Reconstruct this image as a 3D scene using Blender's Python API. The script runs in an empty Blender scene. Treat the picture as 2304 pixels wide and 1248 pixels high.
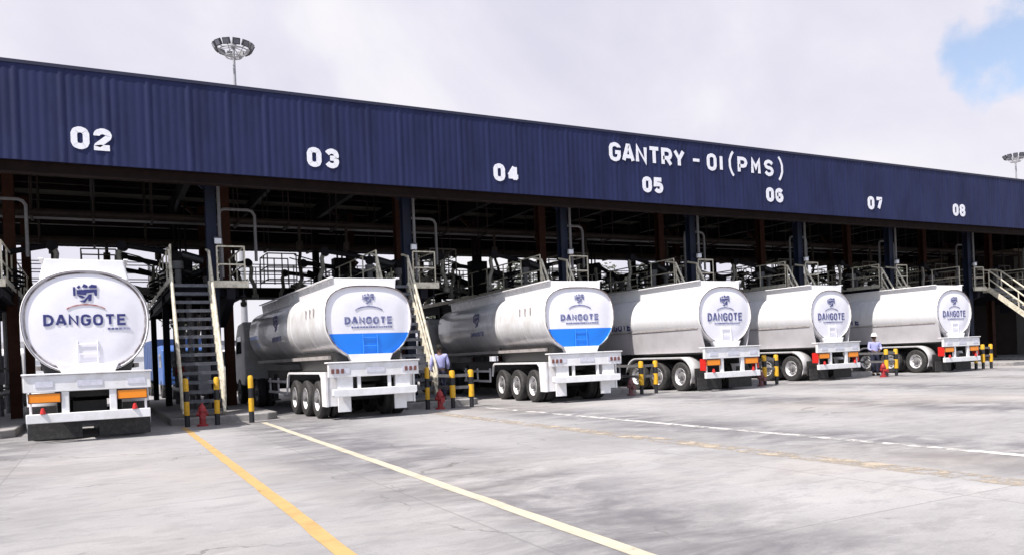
import bpy, bmesh, math, random
from mathutils import Vector, Matrix
random.seed(7)
PI = math.pi
S = bpy.context.scene
COL = S.collection

# ------------------------------------------------------------------ camera
cam_d = bpy.data.cameras.new('camera')
cam = bpy.data.objects.new('camera', cam_d)
COL.objects.link(cam)
cam_d.sensor_width = 36.0
cam_d.lens = 1762 / 2304 * 36
cam_d.shift_y = (800 - 624) / 2304
cam_d.clip_start = 0.1
cam_d.clip_end = 6000
YAW, ROLL, EYE = math.radians(27.9), math.radians(2.35), 1.5
fwd = Vector((math.sin(YAW), math.cos(YAW), 0))
r0 = Vector((math.cos(YAW), -math.sin(YAW), 0))
up0 = Vector((0, 0, 1))
cx = math.cos(ROLL) * r0 - math.sin(ROLL) * up0
cy = math.sin(ROLL) * r0 + math.cos(ROLL) * up0
M = Matrix((cx, cy, -fwd)).transposed().to_4x4()
M.translation = Vector((0, 0, EYE))
cam.matrix_world = M
S.camera = cam

# ------------------------------------------------------------------ sun, sky, exposure
SUN_EL, SUN_TURN = math.radians(55), math.radians(17)
sun_dir = Vector((-math.cos(SUN_TURN) * math.cos(SUN_EL), -math.sin(SUN_TURN) * math.cos(SUN_EL), math.sin(SUN_EL)))
sd = bpy.data.lights.new('sun', 'SUN')
sd.energy = 5.0
sd.angle = math.radians(0.5)
sd.color = (1.0, 0.955, 0.90)
sun = bpy.data.objects.new('sun', sd)
COL.objects.link(sun)
sun.rotation_euler = (-sun_dir).to_track_quat('-Z', 'Y').to_euler()

W = bpy.data.worlds.new('World')
S.world = W
W.use_nodes = True
nt = W.node_tree
nt.nodes.clear()
N = nt.nodes.new
L = nt.links.new


def math_node(t, op, a=None, b=None, c=None, clamp=False):
    n = t.nodes.new('ShaderNodeMath')
    n.operation = op
    n.use_clamp = clamp
    for i, v in enumerate((a, b, c)):
        if v is None:
            continue
        if isinstance(v, (int, float)):
            n.inputs[i].default_value = v
        else:
            t.links.new(v, n.inputs[i])
    return n.outputs[0]


def ramp(t, fac, stops):
    n = t.nodes.new('ShaderNodeValToRGB')
    e = n.color_ramp.elements
    while len(e) < len(stops):
        e.new(0.5)
    for i, (p, c) in enumerate(stops):
        e[i].position = p
        e[i].color = (*c, 1) if len(c) == 3 else c
    t.links.new(fac, n.inputs['Fac'])
    return n.outputs['Color']


out = N('ShaderNodeOutputWorld')
sky = N('ShaderNodeTexSky')
sky.sky_type = 'NISHITA'
sky.sun_disc = False
sky.sun_elevation = SUN_EL
sky.sun_rotation = math.atan2(sun_dir.x, sun_dir.y)
bg1 = N('ShaderNodeBackground')
bg1.inputs['Strength'].default_value = 0.14
L(sky.outputs[0], bg1.inputs['Color'])
tc = N('ShaderNodeTexCoord')
nz = N('ShaderNodeTexNoise')
nz.inputs['Scale'].default_value = 2.6
nz.inputs['Detail'].default_value = 7
nz.inputs['Roughness'].default_value = 0.52
nz.inputs['Distortion'].default_value = 0.3
L(tc.outputs['Generated'], nz.inputs['Vector'])
nz2 = N('ShaderNodeTexNoise')
nz2.inputs['Scale'].default_value = 5.5
nz2.inputs['Detail'].default_value = 8
L(tc.outputs['Generated'], nz2.inputs['Vector'])
# a gap in the clouds low in the east, beyond the far end of the gantry
dp = N('ShaderNodeVectorMath')
dp.operation = 'DOT_PRODUCT'
gap = Vector((1905, 930, 655)).normalized()
dp.inputs[1].default_value = gap
L(tc.outputs['Generated'], dp.inputs[0])
gapf = math_node(nt, 'ADD', dp.outputs['Value'], math_node(nt, 'MULTIPLY', nz2.outputs['Fac'], -0.034))
mr = N('ShaderNodeMapRange')
mr.interpolation_type = 'SMOOTHSTEP'
mr.inputs['From Min'].default_value = 0.9783
mr.inputs['From Max'].default_value = 0.9812
mr.inputs['To Min'].default_value = 1
mr.inputs['To Max'].default_value = 0.25
L(gapf, mr.inputs['Value'])
# open blue sky behind the photographer and overhead
sepd = N('ShaderNodeVectorMath')
sepd.operation = 'DOT_PRODUCT'
sepd.inputs[1].default_value = Vector((0.35, 0.9, 0.0)).normalized()
L(tc.outputs['Generated'], sepd.inputs[0])
bk = N('ShaderNodeMapRange')
bk.interpolation_type = 'SMOOTHSTEP'
bk.inputs['From Min'].default_value = -0.55
bk.inputs['From Max'].default_value = 0.25
bk.inputs['To Min'].default_value = 0.40
bk.inputs['To Max'].default_value = 1.0
L(math_node(nt, 'ADD', sepd.outputs['Value'], math_node(nt, 'MULTIPLY', math_node(nt, 'SUBTRACT', nz2.outputs['Fac'], 0.5), 1.2)), bk.inputs['Value'])
mask = math_node(nt, 'MULTIPLY', mr.outputs['Result'], bk.outputs['Result'], clamp=True)
cc = ramp(nt, nz.outputs['Fac'], [(0.34, (0.72, 0.71, 0.83)), (0.46, (0.81, 0.79, 0.89)), (0.56, (0.91, 0.89, 0.945)), (0.68, (0.98, 0.96, 0.98))])
bg2 = N('ShaderNodeBackground')
bg2.inputs['Strength'].default_value = 0.70
L(cc, bg2.inputs['Color'])
mx = N('ShaderNodeMixShader')
L(mask, mx.inputs[0])
L(bg1.outputs[0], mx.inputs[1])
L(bg2.outputs[0], mx.inputs[2])
L(mx.outputs[0], out.inputs['Surface'])

S.view_settings.view_transform = 'Standard'
S.view_settings.look = 'None'
S.view_settings.exposure = 0.55
S.view_settings.gamma = 1.0
S.view_settings.use_curve_mapping = False

# ------------------------------------------------------------------ materials
MATS = {}


def mat(name, col, rough=0.5, metal=0.0, wear=None, wear_amt=0.35, scale=6.0, bump=0.0, bump_scale=40.0, coat=0.0, spec=0.5, zstretch=1.0, streak=0.0):
    """principled material with a patchy second tone (wear) and a fine bump"""
    if name in MATS:
        return MATS[name]
    m = bpy.data.materials.new(name)
    m.use_nodes = True
    t = m.node_tree
    b = t.nodes['Principled BSDF']
    b.inputs['Roughness'].default_value = rough
    b.inputs['Metallic'].default_value = metal
    b.inputs['Specular IOR Level'].default_value = spec
    b.inputs['Coat Weight'].default_value = coat
    tcn = t.nodes.new('ShaderNodeTexCoord')
    src = tcn.outputs['Object']
    if zstretch != 1.0:
        mp = t.nodes.new('ShaderNodeMapping')
        mp.inputs['Scale'].default_value = (1, 1, zstretch)
        t.links.new(src, mp.inputs['Vector'])
        src = mp.outputs['Vector']
    n1 = t.nodes.new('ShaderNodeTexNoise')
    n1.inputs['Scale'].default_value = scale
    n1.inputs['Detail'].default_value = 6
    n1.inputs['Roughness'].default_value = 0.65
    t.links.new(src, n1.inputs['Vector'])
    if wear is None:
        wear = tuple(c * 0.72 for c in col)
    mid = tuple(a + (w_ - a) * wear_amt for a, w_ in zip(col, wear))
    c = ramp(t, n1.outputs['Fac'], [(0.35, mid), (0.55, col), (0.72, tuple(min(1, a * 1.04) for a in col))])
    if streak:
        mp2 = t.nodes.new('ShaderNodeMapping')
        mp2.inputs['Scale'].default_value = (.35, 5.0, .35)
        t.links.new(tcn.outputs['Object'], mp2.inputs['Vector'])
        n3 = t.nodes.new('ShaderNodeTexNoise')
        n3.inputs['Scale'].default_value = 2.4
        n3.inputs['Detail'].default_value = 6
        n3.inputs['Roughness'].default_value = 0.7
        t.links.new(mp2.outputs['Vector'], n3.inputs['Vector'])
        f3 = ramp(t, n3.outputs['Fac'], [(0.50, (0, 0, 0)), (0.72, (1, 1, 1))])
        mn = t.nodes.new('ShaderNodeMix')
        mn.data_type = 'RGBA'
        t.links.new(math_node(t, 'MULTIPLY', f3, streak), mn.inputs['Factor'])
        t.links.new(c, mn.inputs['A'])
        mn.inputs['B'].default_value = (0.30, 0.27, 0.24, 1)
        c = mn.outputs['Result']
    t.links.new(c, b.inputs['Base Color'])
    rr = t.nodes.new('ShaderNodeMapRange')
    rr.inputs['To Min'].default_value = min(1, rough * 1.25)
    rr.inputs['To Max'].default_value = rough * 0.8
    t.links.new(n1.outputs['Fac'], rr.inputs['Value'])
    t.links.new(rr.outputs['Result'], b.inputs['Roughness'])
    if bump:
        n2 = t.nodes.new('ShaderNodeTexNoise')
        n2.inputs['Scale'].default_value = bump_scale
        n2.inputs['Detail'].default_value = 4
        t.links.new(tcn.outputs['Object'], n2.inputs['Vector'])
        bp = t.nodes.new('ShaderNodeBump')
        bp.inputs['Strength'].default_value = bump
        bp.inputs['Distance'].default_value = 0.02
        t.links.new(n2.outputs['Fac'], bp.inputs['Height'])
        t.links.new(bp.outputs['Normal'], b.inputs['Normal'])
    MATS[name] = m
    return m


WHITE = mat('tank_white_paint', (0.82, 0.81, 0.83), 0.26, wear=(0.70, 0.67, 0.64), wear_amt=0.3, scale=1.6, coat=0.25, bump=0.02, bump_scale=3, streak=0.16)
WHITEB = mat('tank_white_paint_grimy', (0.82, 0.81, 0.83), 0.24, wear=(0.56, 0.53, 0.50), wear_amt=0.5, scale=1.3, coat=0.3, bump=0.04, bump_scale=2.2, streak=0.42)
WHITE2 = mat('chassis_white_paint', (0.76, 0.75, 0.77), 0.42, wear=(0.50, 0.46, 0.42), wear_amt=0.40, scale=3)
FACE = mat('end_plate_white_paint', (0.82, 0.80, 0.86), 0.4, wear=(0.72, 0.70, 0.74), wear_amt=0.5, scale=2.2, coat=0.2)
GREYP = mat('tank_trim_grey', (0.36, 0.33, 0.32), 0.5, wear=(0.16, 0.13, 0.12), wear_amt=0.7, scale=9)
CHASS = mat('chassis_black', (0.018, 0.018, 0.02), 0.55, wear=(0.05, 0.045, 0.04), wear_amt=0.6)
RUBBER = mat('tyre_rubber', (0.022, 0.021, 0.022), 0.75, wear=(0.07, 0.065, 0.06), wear_amt=0.6, scale=12, bump=0.15)
RIM = mat('wheel_rim_silver', (0.72, 0.71, 0.72), 0.38, wear=(0.30, 0.27, 0.25), wear_amt=0.6, scale=14)
HUBM = mat('wheel_hub_steel', (0.16, 0.155, 0.16), 0.5, wear=(0.06, 0.05, 0.045))
AMBER = mat('amber_lens', (0.85, 0.26, 0.012), 0.25, wear=(0.75, 0.2, 0.01), scale=20)
REDL = mat('red_lens', (0.55, 0.022, 0.018), 0.3, scale=20)
GLASS = mat('cab_glass', (0.012, 0.015, 0.02), 0.06, spec=0.8)
LOGO = mat('logo_navy', (0.022, 0.026, 0.15), 0.45, wear=(0.10, 0.10, 0.25), scale=12, wear_amt=0.35)
LOGOF = mat('logo_faded_navy', (0.11, 0.12, 0.27), 0.5, wear=(0.45, 0.45, 0.58), scale=8, wear_amt=0.75)
LOGOM = mat('logo_mid_navy', (0.05, 0.055, 0.19), 0.5, wear=(0.28, 0.29, 0.44), scale=7, wear_amt=0.7)
SKIRT = mat('side_skirt_grey', (0.54, 0.52, 0.54), 0.35, wear=(0.38, 0.36, 0.37), scale=1.5)
SEAM = mat('rim_seam_brown', (0.10, 0.075, 0.07), 0.6, wear=(0.45, 0.42, 0.42), wear_amt=1.0, scale=4.5)
HOSE = mat('hose_dull_cream', (0.20, 0.185, 0.155), 0.6, wear=(0.06, 0.055, 0.05), wear_amt=.7, scale=6)
LADB = mat('ladder_blue_paint', (0.045, 0.25, 0.80), 0.4)
LOGOR = mat('logo_faded_red', (0.34, 0.11, 0.10), 0.5, wear=(0.62, 0.5, 0.5), scale=9, wear_amt=0.8)
NAVY = mat('fascia_navy_sheet', (0.0135, 0.0185, 0.070), 0.6, wear=(0.0085, 0.0115, 0.045), wear_amt=0.8, scale=1.6, zstretch=0.25, spec=0.25)
NAVYTRIM = mat('fascia_trim_dark', (0.012, 0.013, 0.04), 0.5)
SIGNW = mat('sign_white', (0.80, 0.79, 0.84), 0.5, wear=(0.6, 0.6, 0.68), scale=14, wear_amt=0.5)
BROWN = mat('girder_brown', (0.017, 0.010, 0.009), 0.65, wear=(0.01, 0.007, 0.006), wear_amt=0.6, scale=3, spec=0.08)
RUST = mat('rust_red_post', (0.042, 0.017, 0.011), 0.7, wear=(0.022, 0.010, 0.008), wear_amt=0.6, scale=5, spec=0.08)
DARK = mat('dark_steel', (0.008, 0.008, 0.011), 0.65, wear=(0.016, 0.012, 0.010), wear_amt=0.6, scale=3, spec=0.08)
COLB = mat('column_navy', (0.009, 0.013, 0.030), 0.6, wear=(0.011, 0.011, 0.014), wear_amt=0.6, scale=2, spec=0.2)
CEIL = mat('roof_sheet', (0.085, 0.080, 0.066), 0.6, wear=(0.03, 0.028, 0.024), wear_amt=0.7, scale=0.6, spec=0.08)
PIPEG = mat('galvanised_pipe', (0.14, 0.135, 0.14), 0.5, metal=0.0, wear=(0.05, 0.047, 0.045), scale=9, spec=0.2)
CREAM = mat('cream_rail_paint', (0.62, 0.57, 0.46), 0.5, wear=(0.26, 0.22, 0.16), wear_amt=0.65, scale=7)
TREAD = mat('stair_tread_steel', (0.075, 0.078, 0.095), 0.55, wear=(0.20, 0.20, 0.22), wear_amt=0.5, scale=9)
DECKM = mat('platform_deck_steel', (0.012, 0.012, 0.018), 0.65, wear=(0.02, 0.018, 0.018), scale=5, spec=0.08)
YEL = mat('safety_yellow', (0.72, 0.40, 0.015), 0.5, wear=(0.42, 0.22, 0.02), wear_amt=0.6, scale=12)
BLK = mat('safety_black', (0.014, 0.014, 0.018), 0.55)
HYD = mat('hydrant_red', (0.34, 0.022, 0.026), 0.45, wear=(0.16, 0.02, 0.02), wear_amt=0.6, scale=16)
HYDF = mat('hydrant_faded_red', (0.20, 0.075, 0.08), 0.6, wear=(0.10, 0.06, 0.06), wear_amt=0.7, scale=16)
PIERM = mat('pier_concrete', (0.10, 0.095, 0.095), 0.85, wear=(0.04, 0.04, 0.04), wear_amt=0.6, scale=6, bump=0.3)
KERBM = mat('kerb_concrete', (0.30, 0.285, 0.28), 0.85, wear=(0.14, 0.13, 0.12), wear_amt=0.7, scale=3, bump=0.3)
SKIN = mat('skin', (0.12, 0.062, 0.04), 0.5)
SHIRT = mat('lavender_shirt', (0.36, 0.36, 0.62), 0.8, wear=(0.24, 0.24, 0.46), scale=9)
TROUS = mat('navy_trousers', (0.018, 0.02, 0.045), 0.85)
BOOT = mat('black_boots', (0.012, 0.012, 0.012), 0.6)
HAT = mat('hard_hat_white', (0.80, 0.78, 0.76), 0.35)
HAIR = mat('hair_black', (0.01, 0.009, 0.008), 0.7)
BLUEP = mat('blue_truck_paint', (0.045, 0.12, 0.36), 0.4, wear=(0.03, 0.07, 0.2), scale=2)
WALLW = mat('boundary_wall_white', (0.72, 0.71, 0.73), 0.8, wear=(0.5, 0.48, 0.46), scale=0.7)
LAMPG = mat('lamp_glass', (0.62, 0.62, 0.66), 0.2)
LENSM = mat('floodlight_lens', (0.16, 0.16, 0.19), 0.15)
MASTM = mat('mast_galvanised', (0.30, 0.30, 0.32), 0.45, wear=(0.2, 0.2, 0.2))
LAMPB = mat('lamp_housing', (0.035, 0.035, 0.045), 0.5)
BARK = mat('tree_bark', (0.07, 0.05, 0.035), 0.9, bump=0.5, bump_scale=14)
ROOFG = mat('shed_roof_grey', (0.40, 0.40, 0.42), 0.6, wear=(0.25, 0.25, 0.25), scale=1)


def face_blue_mat():
    """white above, bright blue below a straight paint line"""
    m = FACE.copy()
    m.name = 'end_plate_white_and_blue_paint'
    t = m.node_tree
    b = t.nodes['Principled BSDF']
    old = b.inputs['Base Color'].links[0].from_socket
    tcn = t.nodes.new('ShaderNodeTexCoord')
    sp = t.nodes.new('ShaderNodeSeparateXYZ')
    t.links.new(tcn.outputs['Object'], sp.inputs[0])
    f = math_node(t, 'LESS_THAN', sp.outputs['Z'], 2.275)
    mixn = t.nodes.new('ShaderNodeMix')
    mixn.data_type = 'RGBA'
    t.links.new(f, mixn.inputs['Factor'])
    t.links.new(old, mixn.inputs['A'])
    mixn.inputs['B'].default_value = (0.002, 0.20, 0.80, 1)
    t.links.new(mixn.outputs['Result'], b.inputs['Base Color'])
    return m


FACEB = face_blue_mat()


def leaf_mat(name, a, b_):
    m = bpy.data.materials.new(name)
    m.use_nodes = True
    t = m.node_tree
    b = t.nodes['Principled BSDF']
    b.inputs['Roughness'].default_value = 0.6
    oi = t.nodes.new('ShaderNodeTexCoord')
    n1 = t.nodes.new('ShaderNodeTexNoise')
    n1.inputs['Scale'].default_value = 1.1
    t.links.new(oi.outputs['Object'], n1.inputs['Vector'])
    c = ramp(t, n1.outputs['Fac'], [(0.35, a), (0.65, b_)])
    t.links.new(c, b.inputs['Base Color'])
    return m


LEAF = leaf_mat('leaf_green', (0.010, 0.017, 0.005), (0.026, 0.036, 0.010))


def ground_mat():
    m = bpy.data.materials.new('concrete_apron')
    m.use_nodes = True
    t = m.node_tree
    b = t.nodes['Principled BSDF']
    b.inputs['Specular IOR Level'].default_value = 0.35
    tcn = t.nodes.new('ShaderNodeTexCoord')
    P = tcn.outputs['Object']
    sp = t.nodes.new('ShaderNodeSeparateXYZ')
    t.links.new(P, sp.inputs[0])

    def noise(scale, detail=6, rough=0.6, sx=1, sy=1, dist=0.0):
        mp = t.nodes.new('ShaderNodeMapping')
        mp.inputs['Scale'].default_value = (sx, sy, 1)
        t.links.new(P, mp.inputs['Vector'])
        n = t.nodes.new('ShaderNodeTexNoise')
        n.inputs['Scale'].default_value = scale
        n.inputs['Detail'].default_value = detail
        n.inputs['Roughness'].default_value = rough
        n.inputs['Distortion'].default_value = dist
        t.links.new(mp.outputs['Vector'], n.inputs['Vector'])
        return n.outputs['Fac']

    def mixc(fac, a, bcol):
        mn = t.nodes.new('ShaderNodeMix')
        mn.data_type = 'RGBA'
        t.links.new(fac, mn.inputs['Factor'])
        for k, v in (('A', a), ('B', bcol)):
            if isinstance(v, tuple):
                mn.inputs[k].default_value = (*v, 1)
            else:
                t.links.new(v, mn.inputs[k])
        return mn.outputs['Result']

    base = ramp(t, noise(0.30, 10, 0.66), [(0.34, (0.245, 0.237, 0.238)), (0.5, (0.320, 0.310, 0.310)), (0.66, (0.375, 0.363, 0.362))])
    # broom finish and wear: short streaks across the lanes
    st = noise(1.3, 10, 0.76, 1.0, 2.4, 0.3)
    base = mixc(math_node(t, 'MULTIPLY', ramp(t, st, [(0.50, (0, 0, 0)), (0.58, (1, 1, 1))]), 0.34), base, (0.165, 0.158, 0.168))
    base = mixc(math_node(t, 'MULTIPLY', ramp(t, noise(1.9, 10, 0.78, 1.0, 2.2, 0.2), [(0.57, (0, 0, 0)), (0.66, (1, 1, 1))]), 0.55), base, (0.41, 0.40, 0.405))
    # repaired slabs of a slightly different pour
    wn = t.nodes.new('ShaderNodeTexWhiteNoise')
    wn.noise_dimensions = '2D'
    sn = t.nodes.new('ShaderNodeVectorMath')
    sn.operation = 'SNAP'
    sn.inputs[1].default_value = (4.26, 5.0, 100)
    so_ = t.nodes.new('ShaderNodeVectorMath')
    so_.operation = 'ADD'
    so_.inputs[1].default_value = (60.9, 60.4, 0)
    t.links.new(P, so_.inputs[0])
    t.links.new(so_.outputs[0], sn.inputs[0])
    t.links.new(sn.outputs[0], wn.inputs['Vector'])
    base = mixc(math_node(t, 'MULTIPLY', wn.outputs['Value'], 0.26), base, (0.21, 0.20, 0.205))
    base = mixc(math_node(t, 'MULTIPLY', ramp(t, noise(38, 3, 0.8), [(0.45, (0, 0, 0)), (0.70, (1, 1, 1))]), 0.30), base, (0.15, 0.145, 0.15))
    # oil and rubber lanes along the middle of every bay
    lane = math_node(t, 'PINGPONG', math_node(t, 'ADD', sp.outputs['X'], 60.0 - 0.15), 3.19)
    lane = math_node(t, 'ADD', lane, math_node(t, 'MULTIPLY', math_node(t, 'SUBTRACT', noise(0.16, 4), 0.5), 3.0))
    lm = t.nodes.new('ShaderNodeMapRange')
    lm.interpolation_type = 'SMOOTHSTEP'
    lm.inputs['From Min'].default_value = 2.3
    lm.inputs['From Max'].default_value = 0.2
    t.links.new(lane, lm.inputs['Value'])
    spots = ramp(t, noise(0.6, 11, 0.74, 1, 1.8, 0.6), [(0.38, (0, 0, 0)), (0.58, (1, 1, 1))])
    oil = math_node(t, 'MULTIPLY', math_node(t, 'MULTIPLY', lm.outputs['Result'], spots), 0.80)
    base = mixc(oil, base, (0.105, 0.10, 0.108))
    # warm dusty patches
    base = mixc(math_node(t, 'MULTIPLY', ramp(t, noise(0.12, 5, 0.6), [(0.5, (0, 0, 0)), (0.7, (1, 1, 1))]), 0.30), base, (0.41, 0.355, 0.30))
    # small drips
    drips = ramp(t, noise(4.2, 3, 0.5), [(0.70, (0, 0, 0)), (0.75, (1, 1, 1))])
    base = mixc(math_node(t, 'MULTIPLY', drips, 0.45), base, (0.12, 0.115, 0.12))
    # hairline cracks
    vor = t.nodes.new('ShaderNodeTexVoronoi')
    vor.feature = 'DISTANCE_TO_EDGE'
    vor.inputs['Scale'].default_value = 0.23
    wp = t.nodes.new('ShaderNodeTexNoise')
    wp.inputs['Scale'].default_value = 1.3
    wp.inputs['Detail'].default_value = 6
    t.links.new(P, wp.inputs['Vector'])
    vadd = t.nodes.new('ShaderNodeVectorMath')
    vadd.operation = 'MULTIPLY_ADD'
    vadd.inputs[1].default_value = (1.5, 1.5, 0)
    t.links.new(wp.outputs['Color'], vadd.inputs[0])
    t.links.new(P, vadd.inputs[2])
    t.links.new(vadd.outputs[0], vor.inputs['Vector'])
    crack = math_node(t, 'LESS_THAN', vor.outputs['Distance'], 0.0035)
    crack = math_node(t, 'MULTIPLY', crack, ramp(t, noise(0.4, 3), [(0.50, (0, 0, 0)), (0.58, (1, 1, 1))]))
    base = mixc(math_node(t, 'MULTIPLY', crack, 0.6), base, (0.11, 0.105, 0.10))
    # saw-cut slab joints
    jx = math_node(t, 'LESS_THAN', math_node(t, 'PINGPONG', math_node(t, 'ADD', sp.outputs['X'], 60.9), 2.13), 0.012)
    jy = math_node(t, 'LESS_THAN', math_node(t, 'PINGPONG', math_node(t, 'ADD', sp.outputs['Y'], 60.4), 2.5), 0.012)
    jj = math_node(t, 'MULTIPLY', math_node(t, 'MAXIMUM', jx, jy), 0.42)
    base = mixc(jj, base, (0.13, 0.125, 0.125))
    t.links.new(base, b.inputs['Base Color'])
    rg = t.nodes.new('ShaderNodeMapRange')
    rg.inputs['To Min'].default_value = 0.88
    rg.inputs['To Max'].default_value = 0.5
    t.links.new(oil, rg.inputs['Value'])
    t.links.new(rg.outputs['Result'], b.inputs['Roughness'])
    bp = t.nodes.new('ShaderNodeBump')
    bp.inputs['Strength'].default_value = 0.5
    bp.inputs['Distance'].default_value = 0.015
    t.links.new(noise(9, 10, 0.8, 1, 2.5), bp.inputs['Height'])
    t.links.new(bp.outputs['Normal'], b.inputs['Normal'])
    return m


def line_mat(name, col, fade):
    """thermoplastic paint worn through to transparent patches"""
    m = bpy.data.materials.new(name)
    m.use_nodes = True
    t = m.node_tree
    b = t.nodes['Principled BSDF']
    b.inputs['Roughness'].default_value = 0.75
    tcn = t.nodes.new('ShaderNodeTexCoord')
    n = t.nodes.new('ShaderNodeTexNoise')
    n.inputs['Scale'].default_value = 2.6
    n.inputs['Detail'].default_value = 9
    n.inputs['Roughness'].default_value = 0.72
    t.links.new(tcn.outputs['Object'], n.inputs['Vector'])
    c = ramp(t, n.outputs['Fac'], [(0.34, tuple(x * 0.78 for x in col)), (0.55, col)])
    t.links.new(c, b.inputs['Base Color'])
    a = ramp(t, n.outputs['Fac'], [(fade - 0.06, (0, 0, 0)), (fade + 0.08, (1, 1, 1))])
    t.links.new(a, b.inputs['Alpha'])
    return m


# ------------------------------------------------------------------ mesh helpers
class MB:
    def __init__(self):
        self.bm = bmesh.new()

    def box(self, c, s, rot=None, mi=0):
        r = bmesh.ops.create_cube(self.bm, size=1.0)
        mt = Matrix.Translation(Vector(c))
        if rot is not None:
            mt = mt @ (rot.to_4x4() if not isinstance(rot, tuple) else Matrix.Rotation(rot[1], 4, rot[0]))
        mt = mt @ Matrix.Diagonal((s[0], s[1], s[2], 1))
        bmesh.ops.transform(self.bm, matrix=mt, verts=r['verts'])
        if mi:
            for f in {f for v in r['verts'] for f in v.link_faces}:
                f.material_index = mi
        return self

    def beam(self, p, q, w, h, up=(0, 0, 1)):
        """box of width w (sideways) and height h from p to q"""
        p, q = Vector(p), Vector(q)
        d = q - p
        y = d.normalized()
        x = y.cross(Vector(up))
        if x.length < 1e-5:
            x = Vector((1, 0, 0))
        x.normalize()
        z = x.cross(y)
        R = Matrix((x, y, z)).transposed()
        return self.box((p + q) / 2, (w, d.length, h), R)

    def ibeam(self, p, q, w, h, th=0.03, up=(0, 0, 1)):
        p, q = Vector(p), Vector(q)
        y = (q - p).normalized()
        x = y.cross(Vector(up))
        if x.length < 1e-5:
            x = Vector((1, 0, 0))
        x.normalize()
        z = x.cross(y)
        self.beam(p, q, th, h - 2 * th, up)
        for s in (-1, 1):
            o = z * s * (h / 2 - th / 2)
            self.beam(p + o, q + o, w, th, up)
        return self

    def tube(self, pts, r, n=8, closed=False, caps=True):
        pts = [Vector(p) for p in pts]
        rad = r if isinstance(r, (list, tuple)) else [r] * len(pts)
        rings = []
        prev = None
        for i, p in enumerate(pts):
            if closed:
                d = (pts[(i + 1) % len(pts)] - pts[i - 1]).normalized()
            elif i == 0:
                d = (pts[1] - p).normalized()
            elif i == len(pts) - 1:
                d = (p - pts[i - 1]).normalized()
            else:
                d = ((pts[i + 1] - p).normalized() + (p - pts[i - 1]).normalized())
                d = d.normalized() if d.length > 1e-6 else (p - pts[i - 1]).normalized()
            if prev is None:
                a = d.orthogonal().normalized()
            else:
                a = prev - d * prev.dot(d)
                a = a.normalized() if a.length > 1e-6 else d.orthogonal().normalized()
            prev = a
            b = d.cross(a)
            rings.append([self.bm.verts.new(p + (a * math.cos(2 * PI * k / n) + b * math.sin(2 * PI * k / n)) * rad[i]) for k in range(n)])
        m = len(rings)
        for i in range(m if closed else m - 1):
            A, B = rings[i], rings[(i + 1) % m]
            for k in range(n):
                f = self.bm.faces.new((A[k], A[(k + 1) % n], B[(k + 1) % n], B[k]))
                f.smooth = True
        if caps and not closed:
            self.bm.faces.new(list(reversed(rings[0])))
            self.bm.faces.new(rings[-1])
        return self

    def lathe(self, prof, c, axis='Z', n=32, smooth=True):
        """prof: list of (r, h) turned round an axis through c"""
        c = Vector(c)

        def pt(r, h, a):
            u, v = r * math.cos(a), r * math.sin(a)
            return c + (Vector((u, v, h)) if axis == 'Z' else Vector((h, u, v)) if axis == 'X' else Vector((u, h, v)))
        rings = []
        for r, h in prof:
            if r < 1e-5:
                rings.append([self.bm.verts.new(pt(0, h, 0))])
            else:
                rings.append([self.bm.verts.new(pt(r, h, 2 * PI * k / n)) for k in range(n)])
        for A, B in zip(rings, rings[1:]):
            for k in range(n):
                k2 = (k + 1) % n
                vs = [A[k % len(A)], A[k2 % len(A)], B[k2 % len(B)], B[k % len(B)]]
                vs2 = []
                for v in vs:
                    if v not in vs2:
                        vs2.append(v)
                if len(vs2) > 2:
                    f = self.bm.faces.new(vs2)
                    f.smooth = smooth
        return self

    def prism(self, poly, axis, a, b):
        """poly of 2d points extruded along an axis: X -> (y,z), Y -> (x,z), Z -> (x,y)"""
        def p3(p, h):
            return Vector((h, p[0], p[1])) if axis == 'X' else Vector((p[0], h, p[1])) if axis == 'Y' else Vector((p[0], p[1], h))
        A = [self.bm.verts.new(p3(p, a)) for p in poly]
        B = [self.bm.verts.new(p3(p, b)) for p in poly]
        n = len(poly)
        for i in range(n):
            self.bm.faces.new((A[i], A[(i + 1) % n], B[(i + 1) % n], B[i]))
        self.bm.faces.new(list(reversed(A)))
        self.bm.faces.new(B)
        return self

    def loft(self, rings, smooth=True, cap0=False, cap1=False):
        R = [[self.bm.verts.new(Vector(p)) for p in r] for r in rings]
        n = len(R[0])
        for A, B in zip(R, R[1:]):
            for k in range(n):
                f = self.bm.faces.new((A[k], A[(k + 1) % n], B[(k + 1) % n], B[k]))
                f.smooth = smooth
        if cap0:
            self.bm.faces.new(list(reversed(R[0])))
        if cap1:
            self.bm.faces.new(R[-1])
        return self

    def build(self, name, material, parent=None, bevel=0.0, sharp=35, smooth=False):
        bmesh.ops.recalc_face_normals(self.bm, faces=self.bm.faces)
        me = bpy.data.meshes.new(name)
        self.bm.to_mesh(me)
        self.bm.free()
        for mm in (material if isinstance(material, (list, tuple)) else [material]):
            me.materials.append(mm)
        if smooth:
            me.shade_smooth()
        me.set_sharp_from_angle(angle=math.radians(sharp))
        o = bpy.data.objects.new(name, me)
        COL.objects.link(o)
        if parent:
            o.parent = parent
        if bevel:
            bv = o.modifiers.new('bevel', 'BEVEL')
            bv.width = bevel
            bv.segments = 2
            bv.limit_method = 'ANGLE'
            bv.harden_normals = False
        return o


def tag(o, label=None, cat=None, group=None, kind=None):
    for k, v in (('label', label), ('category', cat), ('group', group), ('kind', kind)):
        if v:
            o[k] = v
    return o


def thing(name, loc, label, cat, group=None, rz=0):
    o = bpy.data.objects.new(name, None)
    o.empty_display_size = 0.3
    COL.objects.link(o)
    o.location = loc
    o.rotation_euler = (0, 0, rz)
    return tag(o, label, cat, group)


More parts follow.
